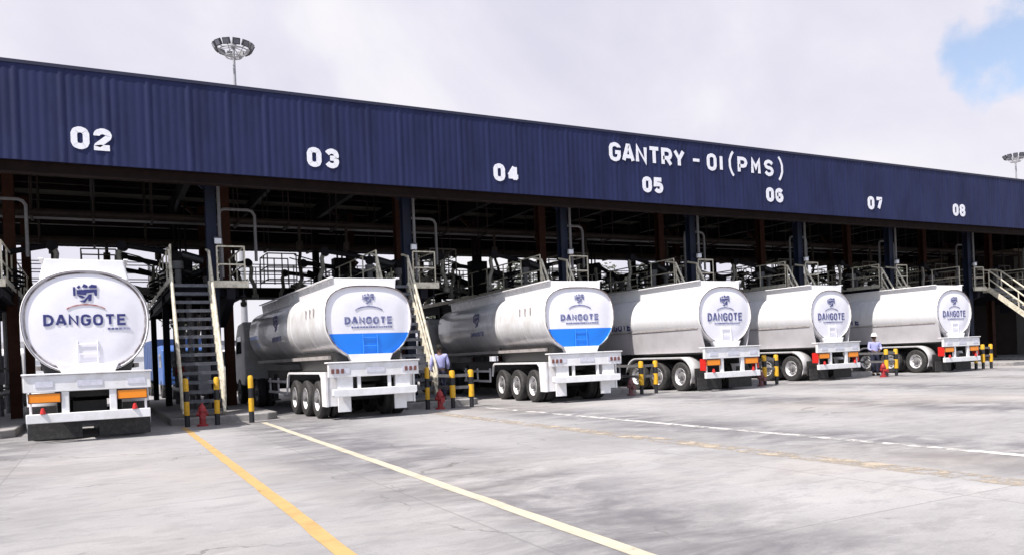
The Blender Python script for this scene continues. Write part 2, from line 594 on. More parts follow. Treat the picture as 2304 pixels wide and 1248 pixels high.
def copy_tree(o, parent=None, skip=()):
    c = o.copy()
    COL.objects.link(c)
    if parent is not None:
        c.parent = parent
    for ch in list(o.children):
        if ch.name.split('.')[0] not in skip:
            copy_tree(ch, c, skip)
    return c


# ------------------------------------------------------------------ block lettering
def arc(cx_, cy_, r, a0, a1, n=5):
    return [(cx_ + r * math.cos(math.radians(a0 + (a1 - a0) * i / n)), cy_ + r * math.sin(math.radians(a0 + (a1 - a0) * i / n))) for i in range(n + 1)]


C_ = 0.16   # corner cut; glyph box is 0.62 wide, 1.0 high (stroke centre lines)
GW = 0.62


def rr_loop(x0, y0, x1, y1, c=C_):
    return [(x0 + c, y0), (x1 - c, y0), (x1, y0 + c), (x1, y1 - c), (x1 - c, y1), (x0 + c, y1), (x0, y1 - c), (x0, y0 + c), (x0 + c, y0)]


GL = {
    '0': [rr_loop(0, 0, GW, 1)], 'O': [rr_loop(0, 0, GW, 1)],
    '1': [[(GW * .5, 0), (GW * .5, 1)]],
    '2': [[(0, .72), (0, 1 - C_), (C_, 1), (GW - C_, 1), (GW, 1 - C_), (GW, .66), (0, .10), (0, 0), (GW + .04, 0)]],
    '3': [[(0, .82), (C_, 1), (GW - C_, 1), (GW, 1 - C_), (GW, .62), (GW - .12, .52), (GW, .40), (GW, C_), (GW - C_, 0), (C_, 0), (0, .18)], [(GW - .12, .52), (.2, .52)]],
    '4': [[(GW * .74, 0), (GW * .74, 1)], [(GW * .66, .98), (-.02, .33)], [(-.09, .26), (GW + .10, .26)]],
    '5': [[(GW, 1), (.03, 1), (0, .56), (GW - C_, .60), (GW, .60 - C_), (GW, C_), (GW - C_, 0), (C_, 0), (0, .16)]],
    '6': [[(GW, .84), (GW - C_, 1), (C_, 1), (0, 1 - C_), (0, C_), (C_, 0), (GW - C_, 0), (GW, C_), (GW, .42), (GW - C_, .56), (0, .56)]],
    '7': [[(0, 1), (GW, 1), (GW, .86), (GW * .42, 0)]],
    '8': [rr_loop(0, 0, GW, .52, .13), rr_loop(0.02, .52, GW - .02, 1, .13)],
    'G': [[(GW, .80), (GW, 1 - C_), (GW - C_, 1), (C_, 1), (0, 1 - C_), (0, C_), (C_, 0), (GW - C_, 0), (GW, C_), (GW, .48), (GW * .55, .48)]],
    'A': [[(-.04, 0), (GW * .42, 1), (GW * .58, 1), (GW + .04, 0)], [(.12, .28), (GW - .12, .28)]],
    'N': [[(0, 0), (0, 1), (GW, 0), (GW, 1)]],
    'T': [[(-.03, 1), (GW + .03, 1)], [(GW / 2, 1), (GW / 2, 0)]],
    'R': [[(0, 0), (0, 1), (GW - C_, 1), (GW, 1 - C_), (GW, .56), (GW - C_, .44), (0, .44)], [(GW * .5, .44), (GW, 0)]],
    'Y': [[(-.03, 1), (GW / 2, .45), (GW + .03, 1)], [(GW / 2, .5), (GW / 2, 0)]],
    'P': [[(0, 0), (0, 1), (GW - C_, 1), (GW, 1 - C_), (GW, .58), (GW - C_, .44), (0, .44)]],
    'M': [[(0, 0), (0, 1), (GW / 2, .42), (GW, 1), (GW, 0)]],
    'S': [[(GW, .82), (GW - C_, 1), (C_, 1), (0, 1 - C_), (0, .64), (C_, .52), (GW - C_, .50), (GW, .38), (GW, C_), (GW - C_, 0), (C_, 0), (0, .18)]],
    'D': [[(0, 0), (0, 1), (GW - .22, 1), (GW, .76), (GW, .24), (GW - .22, 0), (0, 0)]],
    'E': [[(GW, 1), (0, 1), (0, 0), (GW, 0)], [(0, .52), (GW * .85, .52)]],
    '-': [[(0.05, .5), (GW - .05, .5)]],
    '(': [[(GW * .75, 1.28), (GW * .45, .95), (GW * .35, .5), (GW * .45, .05), (GW * .75, -.28)]],
    ')': [[(GW * .25, 1.28), (GW * .55, .95), (GW * .65, .5), (GW * .55, .05), (GW * .25, -.28)]],
}


def stroke_poly(pts, w):
    """left and right offset points with mitres, returns list of quads"""
    pts = [Vector((p[0], p[1])) for p in pts]
    closed = (pts[0] - pts[-1]).length < 1e-6
    if closed:
        pts = pts[:-1]
    n = len(pts)
    Lp, Rp = [], []
    for i in range(n):
        if closed or 0 < i < n - 1:
            d0 = (pts[i] - pts[i - 1]).normalized()
            d1 = (pts[(i + 1) % n] - pts[i]).normalized()
        elif i == 0:
            d0 = d1 = (pts[1] - pts[0]).normalized()
        else:
            d0 = d1 = (pts[-1] - pts[-2]).normalized()
        n0, n1 = Vector((-d0.y, d0.x)), Vector((-d1.y, d1.x))
        m_ = (n0 + n1)
        m_ = m_.normalized() if m_.length > 1e-4 else n0
        k = min(1.7, 1 / max(0.35, m_.dot(n1)))
        Lp.append(pts[i] + m_ * w / 2 * k)
        Rp.append(pts[i] - m_ * w / 2 * k)
    q = []
    for i in range(n if closed else n - 1):
        j = (i + 1) % n
        q.append((Lp[i], Rp[i], Rp[j], Lp[j]))
    return q


def round_off(pl):
    """cut every shallow corner once more, so that chamfers read as curves"""
    P = [Vector(p) for p in pl]
    closed = (P[0] - P[-1]).length < 1e-6
    if closed:
        P = P[:-1]
    n, out_ = len(P), []
    for i, p in enumerate(P):
        if not closed and i in (0, n - 1):
            out_.append(p)
            continue
        a, c = P[i - 1], P[(i + 1) % n]
        ang = math.degrees((p - a).angle(c - p))
        if 20 < ang < 62:
            r = .40 * min((p - a).length, (c - p).length)
            out_ += [p + (a - p).normalized() * r, p + (c - p).normalized() * r]
        else:
            out_.append(p)
    if closed:
        out_.append(out_[0].copy())
    return out_


def letter(mb, ch, x, z, y, wdt, hgt, stroke, depth=0.012):
    """flat block letter facing -Y, lower left corner of its stroke box at (x, z), front face at y"""
    sx, sz = (wdt - stroke) / GW, hgt - stroke
    for k, pl in enumerate(GL[ch]):
        for q in stroke_poly(round_off([(px * sx + x + stroke / 2, pz * sz + z + stroke / 2) for px, pz in pl]), stroke):
            yy = y + k * 0.0015
            A = [mb.bm.verts.new((v.x, yy, v.y)) for v in q]
            B = [mb.bm.verts.new((v.x, y + depth, v.y)) for v in q]
            mb.bm.faces.new(A)
            for i in range(4):
                mb.bm.faces.new((A[i], A[(i + 1) % 4], B[(i + 1) % 4], B[i]))


# ------------------------------------------------------------------ layout of the bays
PITCH = 6.33
X0 = 3.23                                     # column between bays 02 and 03


def XK(k):
    return X0 + PITCH * k


K_ALL = list(range(-1, 9))
K_COL = list(range(-1, 17))
FY, CYF, CYR, BY = 23.8, 25.5, 38.0, 40.4     # fascia, front columns, back columns, back fascia
ZB, ZT = 7.1, 9.6                             # fascia bottom and top
XA, XB = -12.0, 112.0
BAYNAME = {-2: '01', -1: '02', 0: '03', 1: '04', 2: '05', 3: '06', 4: '07', 5: '08', 6: '09', 7: '10', 8: '11'}  # bay to the right of column k


def col_place(k):
    return {-1: 'left of bay 02', 0: 'between bays 02 and 03', 1: 'between bays 03 and 04', 2: 'between bays 04 and 05', 3: 'between bays 05 and 06',
            4: 'between bays 06 and 07', 5: 'between bays 07 and 08', 6: 'right of bay 08', 7: 'second past bay 08', 8: 'third past bay 08'}[k]


# ------------------------------------------------------------------ ground and markings
g = MB()
bmesh.ops.create_grid(g.bm, x_segments=1, y_segments=1, size=2500)
gnd = g.build('ground', ground_mat())
gnd['kind'] = 'structure'

YLINE = line_mat('yellow_road_paint', (0.45, 0.285, 0.11), 0.31)
WLINE = line_mat('cream_road_paint', (0.47, 0.42, 0.325), 0.30)
YLINEF = line_mat('faded_yellow_road_paint', (0.375, 0.315, 0.245), 0.50)
WLINEF = line_mat('worn_white_road_paint', (0.56, 0.54, 0.52), 0.47)


def lane_line(x, w, y0, y1, m, label, x2=None):
    b = MB()
    n = 40
    rnd = random.Random(x)
    vs = []
    for i in range(n + 1):
        y = y0 + (y1 - y0) * i / n
        j = rnd.uniform(-.010, .010) + (0 if x2 is None else (x2 - x) * i / n)
        vs.append((b.bm.verts.new((x - w / 2 + j, y, 0.004)), b.bm.verts.new((x + w / 2 + j + rnd.uniform(-.01, .01), y, 0.004))))
    for A, B in zip(vs, vs[1:]):
        b.bm.faces.new((A[0], A[1], B[1], B[0]))
    o = b.build('lane_line', m)
    o['kind'] = 'structure'
    o['label'] = label
    return o


lane_line(1.58, 0.15, 0.5, 21.9, YLINE, 'bright yellow painted line running towards the stair of bay 02', 1.92)
lane_line(3.40, 0.15, 0.5, 21.6, WLINE, 'cream painted line beside the yellow one', 3.86)
lane_line(8.25, 0.42, 0.5, 20.5, YLINEF, 'faded yellow line across the open concrete')
lane_line(10.15, 0.20, 0.5, 21.0, WLINEF, 'worn white line across the open concrete')

# ------------------------------------------------------------------ canopy over the gantry
canopy = thing('gantry_canopy', (XK(2), CYF, 0), 'long navy blue loading gantry canopy with white bay numbers on its fascia', 'canopy')
INV = Matrix.Translation((-XK(2), -CYF, 0))


def cpart(mb, name, material, bevel=0.0, label=None):
    bmesh.ops.transform(mb.bm, matrix=INV, verts=mb.bm.verts)
    o = mb.build(name, material, canopy, bevel)
    if label:
        o['label'] = label
    return o


def corrugated(y, ydepth, z0, z1, sgn=-1):
    b = MB()
    x = XA
    prof = []
    pitch = 0.21
    i = 0
    rnd = random.Random(3)
    while x < XB:
        e = rnd.uniform(-.0015, .0015)
        d = ydepth * rnd.choice((1.0, 1.0, .7, .4, 1.3))
        if i % 5 == 4:                          # overlap of two sheets
            d = ydepth * 2.1
        prof += [(x, e), (x + .03, e + d), (x + .12, e + d), (x + .15, e)]
        x += pitch
        i += 1
    fr = [(b.bm.verts.new((px, y + sgn * d, z0)), b.bm.verts.new((px, y + sgn * d, z1))) for px, d in prof]
    for A, B in zip(fr, fr[1:]):
        b.bm.faces.new((A[0], B[0], B[1], A[1]))
    # plain inner lining
    i0 = [b.bm.verts.new((px, y - sgn * 0.06, pz)) for px, pz in ((XA, z0), (XB, z0), (XB, z1), (XA, z1))]
    b.bm.faces.new(i0)
    return b


cpart(corrugated(FY, 0.0075, ZB, ZT), 'fascia', NAVY)
b = MB()
b.box(((XA + XB) / 2, FY + .065, ZT + .045), (XB - XA, .20, .09))
cpart(b, 'fascia_capping', NAVYTRIM)
cpart(corrugated(BY, 0.028, ZB + .12, ZT, 1), 'back_fascia', DARK)
b = MB()
b.box(((XA + XB) / 2, (FY + BY) / 2, 9.30), (XB - XA, BY - FY - .16, .05))
cpart(b, 'roof', CEIL)
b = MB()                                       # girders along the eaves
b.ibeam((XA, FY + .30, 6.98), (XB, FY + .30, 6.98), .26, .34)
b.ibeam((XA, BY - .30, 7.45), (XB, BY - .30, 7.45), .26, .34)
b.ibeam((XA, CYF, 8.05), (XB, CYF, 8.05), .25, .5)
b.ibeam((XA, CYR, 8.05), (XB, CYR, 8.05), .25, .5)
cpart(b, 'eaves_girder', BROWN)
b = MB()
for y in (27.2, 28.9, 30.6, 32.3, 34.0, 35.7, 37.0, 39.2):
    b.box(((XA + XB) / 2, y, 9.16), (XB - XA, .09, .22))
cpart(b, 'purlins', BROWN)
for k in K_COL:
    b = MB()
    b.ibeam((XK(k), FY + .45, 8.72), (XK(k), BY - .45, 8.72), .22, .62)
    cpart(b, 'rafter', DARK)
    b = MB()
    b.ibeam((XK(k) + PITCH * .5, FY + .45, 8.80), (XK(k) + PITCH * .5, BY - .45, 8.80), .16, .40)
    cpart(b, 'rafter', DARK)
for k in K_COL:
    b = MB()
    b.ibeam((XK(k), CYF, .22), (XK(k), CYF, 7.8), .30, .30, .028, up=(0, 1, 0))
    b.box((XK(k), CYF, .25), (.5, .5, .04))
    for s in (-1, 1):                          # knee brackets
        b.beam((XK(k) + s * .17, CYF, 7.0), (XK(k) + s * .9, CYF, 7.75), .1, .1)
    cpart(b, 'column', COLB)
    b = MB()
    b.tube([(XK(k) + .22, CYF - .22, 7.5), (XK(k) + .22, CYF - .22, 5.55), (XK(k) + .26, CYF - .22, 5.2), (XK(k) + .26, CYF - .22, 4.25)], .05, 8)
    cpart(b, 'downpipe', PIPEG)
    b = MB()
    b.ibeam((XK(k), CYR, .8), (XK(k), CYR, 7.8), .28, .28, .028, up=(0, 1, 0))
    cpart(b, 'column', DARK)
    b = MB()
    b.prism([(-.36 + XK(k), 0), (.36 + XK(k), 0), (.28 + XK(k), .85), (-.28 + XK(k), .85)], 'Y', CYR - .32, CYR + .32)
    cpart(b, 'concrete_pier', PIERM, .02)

for i, xn in enumerate((.08, 6.33, 12.66, 18.97, 25.38, 31.70, 37.95)):    # bay numbers 02 to 08
    txt = '0%d' % (i + 2)
    b = MB()
    for j, ch in enumerate(txt):
        letter(b, ch, xn - .49 + j * .54, 7.48, FY - .030, .44, .60, .155)
    cpart(b, 'bay_number', SIGNW, label='white painted bay number ' + txt)
zs = 8.55
for txt, x, dx, wl, hl, st in (('GANTRY', 17.0, .61, .52, .70, .145), ('-', 20.92, .5, .5, .70, .12), ('01', 21.72, .5, .5, .68, .14),
                               ('(', 22.68, .5, .62, .72, .10), ('PMS', 23.36, .74, .52, .68, .14), (')', 25.50, .5, .62, .72, .10)):
    b = MB()
    for i, ch in enumerate(txt):
        letter(b, ch, x + i * dx, zs, FY - .030, wl, hl, st)
    cpart(b, 'sign_lettering', SIGNW, label='white painted sign lettering ' + txt)

# ------------------------------------------------------------------ islands
for k in K_ALL:
    x = XK(k)
    b = MB()
    pl = [(x - 1.55, 22.9), (x - 1.25, 22.6), (x + .95, 22.6), (x + 1.25, 22.9), (x + 1.25, 39.2), (x - 1.55, 39.2)]
    b.prism(pl, 'Z', -.05, .20)
    o = b.build('kerb_island', KERBM, bevel=.03)
    o['kind'] = 'structure'

# ------------------------------------------------------------------ loading platforms
PZ = 4.1
YP0, YP1 = 25.15, 37.2


def platform_proto():
    root = thing('loading_platform', (0, 0, 0), '', 'platform', 'raised loading platforms on the islands')
    b = MB()
    b.box((-.15, (YP0 + YP1) / 2 + .3, PZ - .05), (2.1, YP1 - YP0 - .6, .08))
    b.ibeam((-1.15, YP0 + .1, PZ - .26), (-1.15, YP1, PZ - .26), .16, .32)
    b.ibeam((.85, YP0 + .1, PZ - .26), (.85, YP1, PZ - .26), .16, .32)
    for i in range(5):
        b.ibeam((-1.05, YP0 + .4 + i * 2.8, PZ - .26), (.75, YP0 + .4 + i * 2.8, PZ - .26), .12, .28)
    b.build('deck', DECKM, root)
    b = MB()
    b.box((.46, YP0 - .02, PZ - .06), (1.05, .10, .20))
    b.box((-1.27, (YP0 + YP1) / 2, PZ + .04), (.02, YP1 - YP0, .16))
    b.box((.97, (YP0 + YP1) / 2, PZ + .04), (.02, YP1 - YP0, .16))
    b.build('edge_beam', CREAM, root)
    b = MB()                                   # sloping stiffener below the front edge
    b.prism([(YP0 + .05, PZ - .18), (YP0 + 2.6, PZ - .18), (YP0 + 2.6, PZ - 1.25), (YP0 + 2.3, PZ - 1.25), (YP0 + .1, PZ - .5)], 'X', .35, .60)
    b.build('support_bracket', DECKM, root)
    for y in (28.6, 35.0):
        b = MB()
        b.ibeam((.85, y, .2), (.85, y, 8.3), .30, .32, .03, up=(0, 1, 0))
        b.beam((.85, y, 7.7), (.1, y, 8.35), .12, .14)
        b.build('post', RUST, root)
        b = MB()
        b.box((-1.15, y, 2.15), (.2, .2, 3.7))
        b.build('post', DARK, root)
    # railings: cream guard rails along both sides, gap at the stair
    for s, x in ((-1, -1.2), (1, .9)):
        b = MB()
        ys = [YP0 + .05 + i * 1.5 for i in range(9)]
        for y in ys:
            b.tube([(x, y, PZ), (x, y, PZ + 1.1)], .025, 6)
        for z in (PZ + .55, PZ + 1.1):
            b.tube([(x, ys[0], z), (x, ys[-1], z)], .025, 6)
        b.build('guard_rail', CREAM, root)
    b = MB()
    for z in (PZ + .55, PZ + 1.1):
        b.tube([(.1, YP0 + .05, z), (.9, YP0 + .05, z)], .025, 6)
    b.tube([(.1, YP0 + .05, PZ), (.1, YP0 + .05, PZ + 1.1)], .025, 6)
    b.build('guard_rail', CREAM, root)
    # tall goose-neck vent hoop
    b = MB()
    b.tube([(.35, 26.3, PZ), (.35, 26.3, 6.35), (.4, 26.3, 6.5), (.5, 26.3, 6.55), (1.25, 26.3, 6.55), (1.38, 26.3, 6.5), (1.45, 26.3, 6.38), (1.45, 26.3, 4.9)], .05, 8)
    b.build('vent_hoop', PIPEG, root)
    return root


def manifold_proto():
    root = thing('pipe_manifold', (0, 0, 0), '', 'pipework', 'metering pipework on the islands')
    b = MB()
    for i, y in enumerate((27.2, 28.0, 29.8, 30.6, 32.4, 33.2)):
        x = (-.55, .25)[i % 2]
        b.tube([(x, y, .2), (x, y, 1.0), (x, y, 3.8)], .09, 8)
        b.lathe([(.0, 0), (.2, 0), (.2, .05), (.0, .05)], (x, y, 1.1), n=12)
        b.lathe([(.0, 0), (.2, 0), (.2, .05), (.0, .05)], (x, y, 1.75), n=12)
        b.box((x, y, 1.45), (.32, .3, .4))
    b.tube([(-.55, 26.8, .75), (-.55, 34.0, .75)], .11, 8)
    b.tube([(.25, 26.8, .95), (.25, 34.0, .95)], .11, 8)
    b.build('pipes', PIPEG, root)
    for y in (27.2, 29.8, 32.4):
        b = MB()
        b.lathe([(.16, -.02), (.18, 0), (.16, .02)], (-.55 - .25, y, 1.45), axis='X', n=14)
        b.tube([(-.55, y, 1.45), (-.82, y, 1.45)], .02, 6)
        b.build('valve_wheel', HYD, root)
    b = MB()
    b.box((-.15, 26.4, 1.2), (.6, .3, 1.0))
    b.box((-.15, 26.24, 1.35), (.44, .02, .5))
    b.build('meter_box', mat('meter_box_grey', (0.33, 0.34, 0.38), 0.5), root, .02)
    return root


def arm_proto(flip):
    """top loading arm standing on the platform: riser, swivels, boom, drop tube, spring cylinder"""
    root = thing('tanker_loader', (0, 0, 0), '', 'tanker loader', 'top loading booms on the platforms')
    s = flip
    b = MB()
    b.tube([(0, 0, 0), (0, 0, .75), (0, 0, .95)], .095, 10)
    b.lathe([(.0, 0), (.19, 0), (.19, .05), (.0, .05)], (0, 0, .06), n=14)
    b.lathe([(.0, 0), (.17, 0), (.17, .24), (.0, .24)], (0, 0, .6), n=14)
    b.build('riser', PIPEG, root)
    b = MB()
    e1 = (s * .18, -.05, 1.08)
    e2 = (s * 1.45, -.35, 1.30)
    b.tube([(0, 0, .95), (s * .05, 0, 1.04), e1, (s * .5, -.1, 1.16), e2, (s * 1.58, -.36, 1.28)], .085, 10)
    b.lathe([(.0, -.14), (.16, -.14), (.16, .14), (.0, .14)], (0, .0, 1.0), axis='Y', n=14)
    b.lathe([(.0, -.14), (.15, -.14), (.15, .14), (.0, .14)], (s * 1.52, -.36, 1.28), axis='Y', n=14)
    b.build('boom', DARK, root)
    b = MB()
    b.tube([(s * 1.56, -.36, 1.26), (s * 1.64, -.38, 1.05), (s * 1.60, -.40, .7), (s * 1.72, -.42, .42), (s * 1.74, -.42, .1)], .075, 10)
    b.lathe([(.07, 0), (.13, -.04), (.12, -.18), (.05, -.22), (0, -.22)], (s * 1.74, -.42, .12), n=12)
    b.build('drop_hose', HOSE, root)
    b = MB()
    b.tube([(-s * .75, .12, .86), (-s * .1, .02, 1.06)], .14, 12)
    b.tube([(-s * .1, .02, 1.06), (s * .7, -.12, 1.2)], .03, 6)
    b.build('balance_cylinder', mat('arm_cylinder_black', (0.012, 0.012, 0.014), 0.5), root)
    b = MB()
    for k in range(4):
        b.tube([(-s * .2, .1, .12 + k * .16), (s * .3, -.05, .02 + k * .2), (s * .62, .3, .15 + k * .12), (s * .2, .55, .3 + k * .15)], .035, 6)
    b.build('hose_loops', DARK, root)
    return root


def stair_proto(y0=22.85, z0=.20, n=15):
    root = thing('access_stair', (0, 0, 0), '', 'stair', 'steel stairs up to the loading platforms')
    y1, z1 = YP0 - .08, PZ - .02
    hw = .52
    for s in (-1, 1):
        b = MB()
        b.beam((s * hw, y0 - .05, z0 + .05), (s * hw, y1, z1 - .02), .07, .24, up=(0, 0, 1))
        b.build('stringer', CREAM, root)
    for i in range(n):
        f = (i + .5) / n
        b = MB()
        b.box((0, y0 + (y1 - y0) * f, z0 + (z1 - z0) * f + .05), (2 * hw - .075, .24, .035))
        b.box((0, y0 + (y1 - y0) * f - .108, z0 + (z1 - z0) * f + .022), (2 * hw - .075, .02, .09))
        b.build('tread', TREAD, root)
    dy, dz = (y1 - y0), (z1 - z0)
    for s in (-1, 1):
        x = s * (hw + .03)
        b = MB()

        def at(f, h):
            return (x, y0 + dy * f, z0 + dz * f + h)
        for f in (.03, .35, .67, .98):
            b.tube([at(f, .1), at(f, 1.0)], .028, 6)
        b.tube([at(.03, .12), at(.0, .92), at(.06, 1.0), at(.98, 1.0), (x, y1 + .5, z1 + 1.05)], .042, 8)
        b.tube([at(.03, .55), at(.98, .55)], .034, 8)
        b.build('handrail', CREAM, root)
    return root




def gangway_proto(s):
    """folding gangway hinged on the platform edge with a safety cage hanging over the tanker"""
    root = thing('folding_gangway', (0, 0, 0), '', 'gangway', 'folding gangways on the platforms')
    GM = mat('gangway_steel', (0.10, 0.092, 0.075), 0.6, wear=(0.04, 0.036, 0.03), wear_amt=.6)
    b = MB()
    for y in (-.45, .45):
        b.beam((0, y, .25), (s * 1.25, y, .62), .05, .14)
        b.tube([(0, y, 1.3), (s * .5, y, 1.55), (s * 1.25, y, 1.75)], .025, 6)
        b.tube([(s * .02, y, .2), (s * .02, y, 1.3)], .03, 6)
    for i in range(5):
        b.box((s * (.12 + i * .26), 0, .32 + i * .075), (.2, .86, .03))
    b.build('steps', GM, root)
    b = MB()
    for z in (.75, 1.25, 1.75):
        b.tube([(s * 1.25, -.75, z), (s * 2.35, -.75, z), (s * 2.35, .75, z), (s * 1.25, .75, z)], .026, 6)
    for x, y in ((1.25, -.75), (1.8, -.75), (2.35, -.75), (2.35, 0), (2.35, .75), (1.8, .75), (1.25, .75)):
        b.tube([(s * x, y, .70), (s * x, y, 1.75)], .024, 6)
    b.build('safety_cage', GM, root)
    b = MB()
    b.tube([(-s * .1, .6, 1.0), (s * .5, .6, 1.2)], .09, 10)
    b.build('balance_spring', DARK, root)
    return root


def cabinet_proto():
    root = thing('control_cabinet', (0, 0, 0), '', 'cabinet', 'dark control cabinets on the platforms')
    b = MB()
    b.box((0, 0, .95), (.8, .5, 1.7))
    b.box((0, 0, .06), (.7, .42, .12))
    b.build('body', DARK, root, .02)
    b = MB()
    b.box((0, -.262, .95), (.70, .02, 1.5))
    b.box((.28, -.285, .95), (.03, .03, .18))
    b.build('door', DECKM, root, .01)
    b = MB()
    for x in (-.2, 0, .2):
        b.tube([(x, 0, 1.78), (x, 0, 3.6), (x + .1, 0, 3.9)], .04, 6)
    b.build('conduits', DARK, root)
    return root


gw0 = {1: gangway_proto(1), -1: gangway_proto(-1)}
cb0 = cabinet_proto()
pf0, mf0, st0 = platform_proto(), manifold_proto(), stair_proto()
ar0 = {1: arm_proto(1), -1: arm_proto(-1)}
used = set()


def place(proto, loc, label, rz=None):
    o = proto if proto.name not in used else copy_tree(proto)
    used.add(o.name)
    o.location = loc
    if rz is not None:
        o.rotation_euler = (0, 0, rz)
    o['label'] = label
    return o


ORD = ['first', 'second', 'third', 'fourth', 'fifth', 'sixth']
for k in K_ALL:
    x = XK(k)
    place(pf0, (x, 0, 0), 'dark steel loading platform with cream rails %s' % col_place(k))
    if k <= 6:
        place(mf0, (x, 0, 0), 'grey pipes with red valve wheels on the island %s' % col_place(k))
        if k < 6:
            place(st0, (x - .70, 0, 0), 'steep cream railed steel stair %s' % col_place(k))
        else:
            place(stair_proto(20.3, .02, 20), (x + 1.55, 0, 0), 'long shallow cream railed steel stair %s' % col_place(k))
    if k >= 1:
        place(gw0[1], (x + .95, 29.5, PZ), 'folding gangway with cage hanging right off the platform %s' % col_place(k))
    if k >= 0:
        place(gw0[-1], (x - 1.25, 31.9, PZ), 'folding gangway with cage hanging left off the platform %s' % col_place(k))
    place(cb0, (x - .25, 32.6, PZ), 'dark control cabinet standing on the platform %s' % col_place(k))
    for j, (s, y) in enumerate(((-1, 27.0), (1, 27.9), (-1, 30.2), (1, 31.3), (-1, 33.6), (1, 34.6))):
        if k >= 7 and j > 1:
            continue
        if k == -1 and (s < 0 or j != 1):
            continue
        if k == 0 and j == 1:
            continue
        place(ar0[s], (x + (-.85 if s < 0 else .55), y, PZ),
              '%s pipe boom reaching %s off the platform %s' % (('front', 'middle', 'rear')[j // 2], 'left' if s < 0 else 'right', col_place(k)),
              random.uniform(-.35, .35))

# ------------------------------------------------------------------ walkway at the back of the bays
wk = thing('cross_walkway', (XK(2), 38.6, 0), 'long dark walkway girder with white rails across the back of the bays', 'walkway')


def wpart(mb, name, m):
    bmesh.ops.transform(mb.bm, matrix=Matrix.Translation((-XK(2), -38.6, 0)), verts=mb.bm.verts)
    return mb.build(name, m, wk)


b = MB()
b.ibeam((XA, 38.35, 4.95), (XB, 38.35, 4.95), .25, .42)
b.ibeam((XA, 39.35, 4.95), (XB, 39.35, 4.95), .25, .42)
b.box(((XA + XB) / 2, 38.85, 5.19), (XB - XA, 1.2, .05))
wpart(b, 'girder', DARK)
b = MB()
for y in (38.3, 39.4):
    x = XA
    while x < XB:
        b.tube([(x, y, 5.2), (x, y, 6.3)], .028, 6)
        x += 1.58
    for z in (5.55, 5.95, 6.3):
        b.tube([(XA, y, z), (XB, y, z)], .024, 6)
wpart(b, 'guard_rail', SIGNW)

# ------------------------------------------------------------------ pipes hung below the roof
pr_ = thing('overhead_pipe_rack', (XK(2), 31, 0), 'dark pipes and cable tray hung in a row under the canopy roof', 'pipework')
INV2 = Matrix.Translation((-XK(2), -31, 0))
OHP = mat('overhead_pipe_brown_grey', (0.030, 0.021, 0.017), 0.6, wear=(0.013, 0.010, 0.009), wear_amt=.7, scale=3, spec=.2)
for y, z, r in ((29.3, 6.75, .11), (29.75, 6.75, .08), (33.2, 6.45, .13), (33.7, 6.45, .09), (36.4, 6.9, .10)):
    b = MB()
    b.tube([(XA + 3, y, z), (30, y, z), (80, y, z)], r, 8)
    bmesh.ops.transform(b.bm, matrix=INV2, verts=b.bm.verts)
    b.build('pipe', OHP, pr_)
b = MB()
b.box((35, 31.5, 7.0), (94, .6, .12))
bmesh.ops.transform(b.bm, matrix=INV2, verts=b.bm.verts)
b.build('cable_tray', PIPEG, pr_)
rnd = random.Random(11)
for k in range(-1, 8):
    for q in range(3):
        x = XK(k) + PITCH * (.22 + .28 * q)
        for y0_, y1_, zb in ((29.1, 30.0, 6.6), (33.0, 33.95, 6.28)):
            b = MB()
            for y in (y0_, y1_):
                b.tube([(x, y, zb - .03), (x, y, 9.1)], .025, 6)
            b.box((x, (y0_ + y1_) / 2, zb), (.08, y1_ - y0_ + .1, .06))
            bmesh.ops.transform(b.bm, matrix=INV2, verts=b.bm.verts)
            b.build('hanger', OHP, pr_)
        b = MB()
        x += .4
        y, z0 = rnd.choice(((29.3, 6.75), (33.2, 6.45)))
        zd = rnd.uniform(5.2, 5.8)
        b.tube([(x, y, z0), (x, y, zd), (x + rnd.uniform(-.5, .5), y - .2, zd - .3), (x + rnd.uniform(-.3, .3), y - .3, zd - .9)], .06, 8)
        b.lathe([(0, 0), (.12, 0), (.12, .3), (0, .3)], (x, y, zd + .2), n=12)
        bmesh.ops.transform(b.bm, matrix=INV2, verts=b.bm.verts)
        b.build('drop_pipe', OHP, pr_)

# ------------------------------------------------------------------ small lamps on the columns
b = MB()
lamp0 = thing('column_lamp', (0, 0, 0), '', 'lamp', 'small lamps on the canopy columns')
b.box((0, 0, 0), (.20, .12, .18))
b.box((0, .1, .0), (.05, .12, .05))
b.build('housing', LAMPG, lamp0, .02)
b = MB()
b.box((0, -.005, .10), (.24, .17, .03))
b.build('hood', LAMPB, lamp0, .008)
for k in K_ALL[:-1]:
    place(lamp0, (XK(k) + .14, CYF - .32, 5.35), 'small white lamp box on the navy column %s' % col_place(k))


# ------------------------------------------------------------------ tankers
def sup(n, a, b_, t):
    c, s = math.cos(t), math.sin(t)
    return (a * math.copysign(abs(c) ** (2 / n), c), b_ * math.copysign(abs(s) ** (2 / n), s))


def section(kind, sc=1.0, N_=56):
    """closed outline (x, z) of the tank, counter clockwise seen from -Y"""
    pts = []
    if kind == 'oval':
        w, zc, hu, hl, nu, nl = 1.29, 2.72, 1.12, 1.24, 2.25, 2.25
    elif kind == 'box':
        w, zc, hu, hl, nu, nl = 1.23, 2.62, .95, 1.10, 3.1, 2.0
    else:
        w, zc, hu, hl, nu, nl = 1.22, 2.64, 1.00, 1.08, 2.35, 1.85
    for i in range(N_):
        t = 2 * PI * i / N_
        n = nu if math.sin(t) >= 0 else nl
        x, z = sup(n, w, hu if math.sin(t) >= 0 else hl, t)
        pts.append((x * sc, zc + z * sc))
    return pts


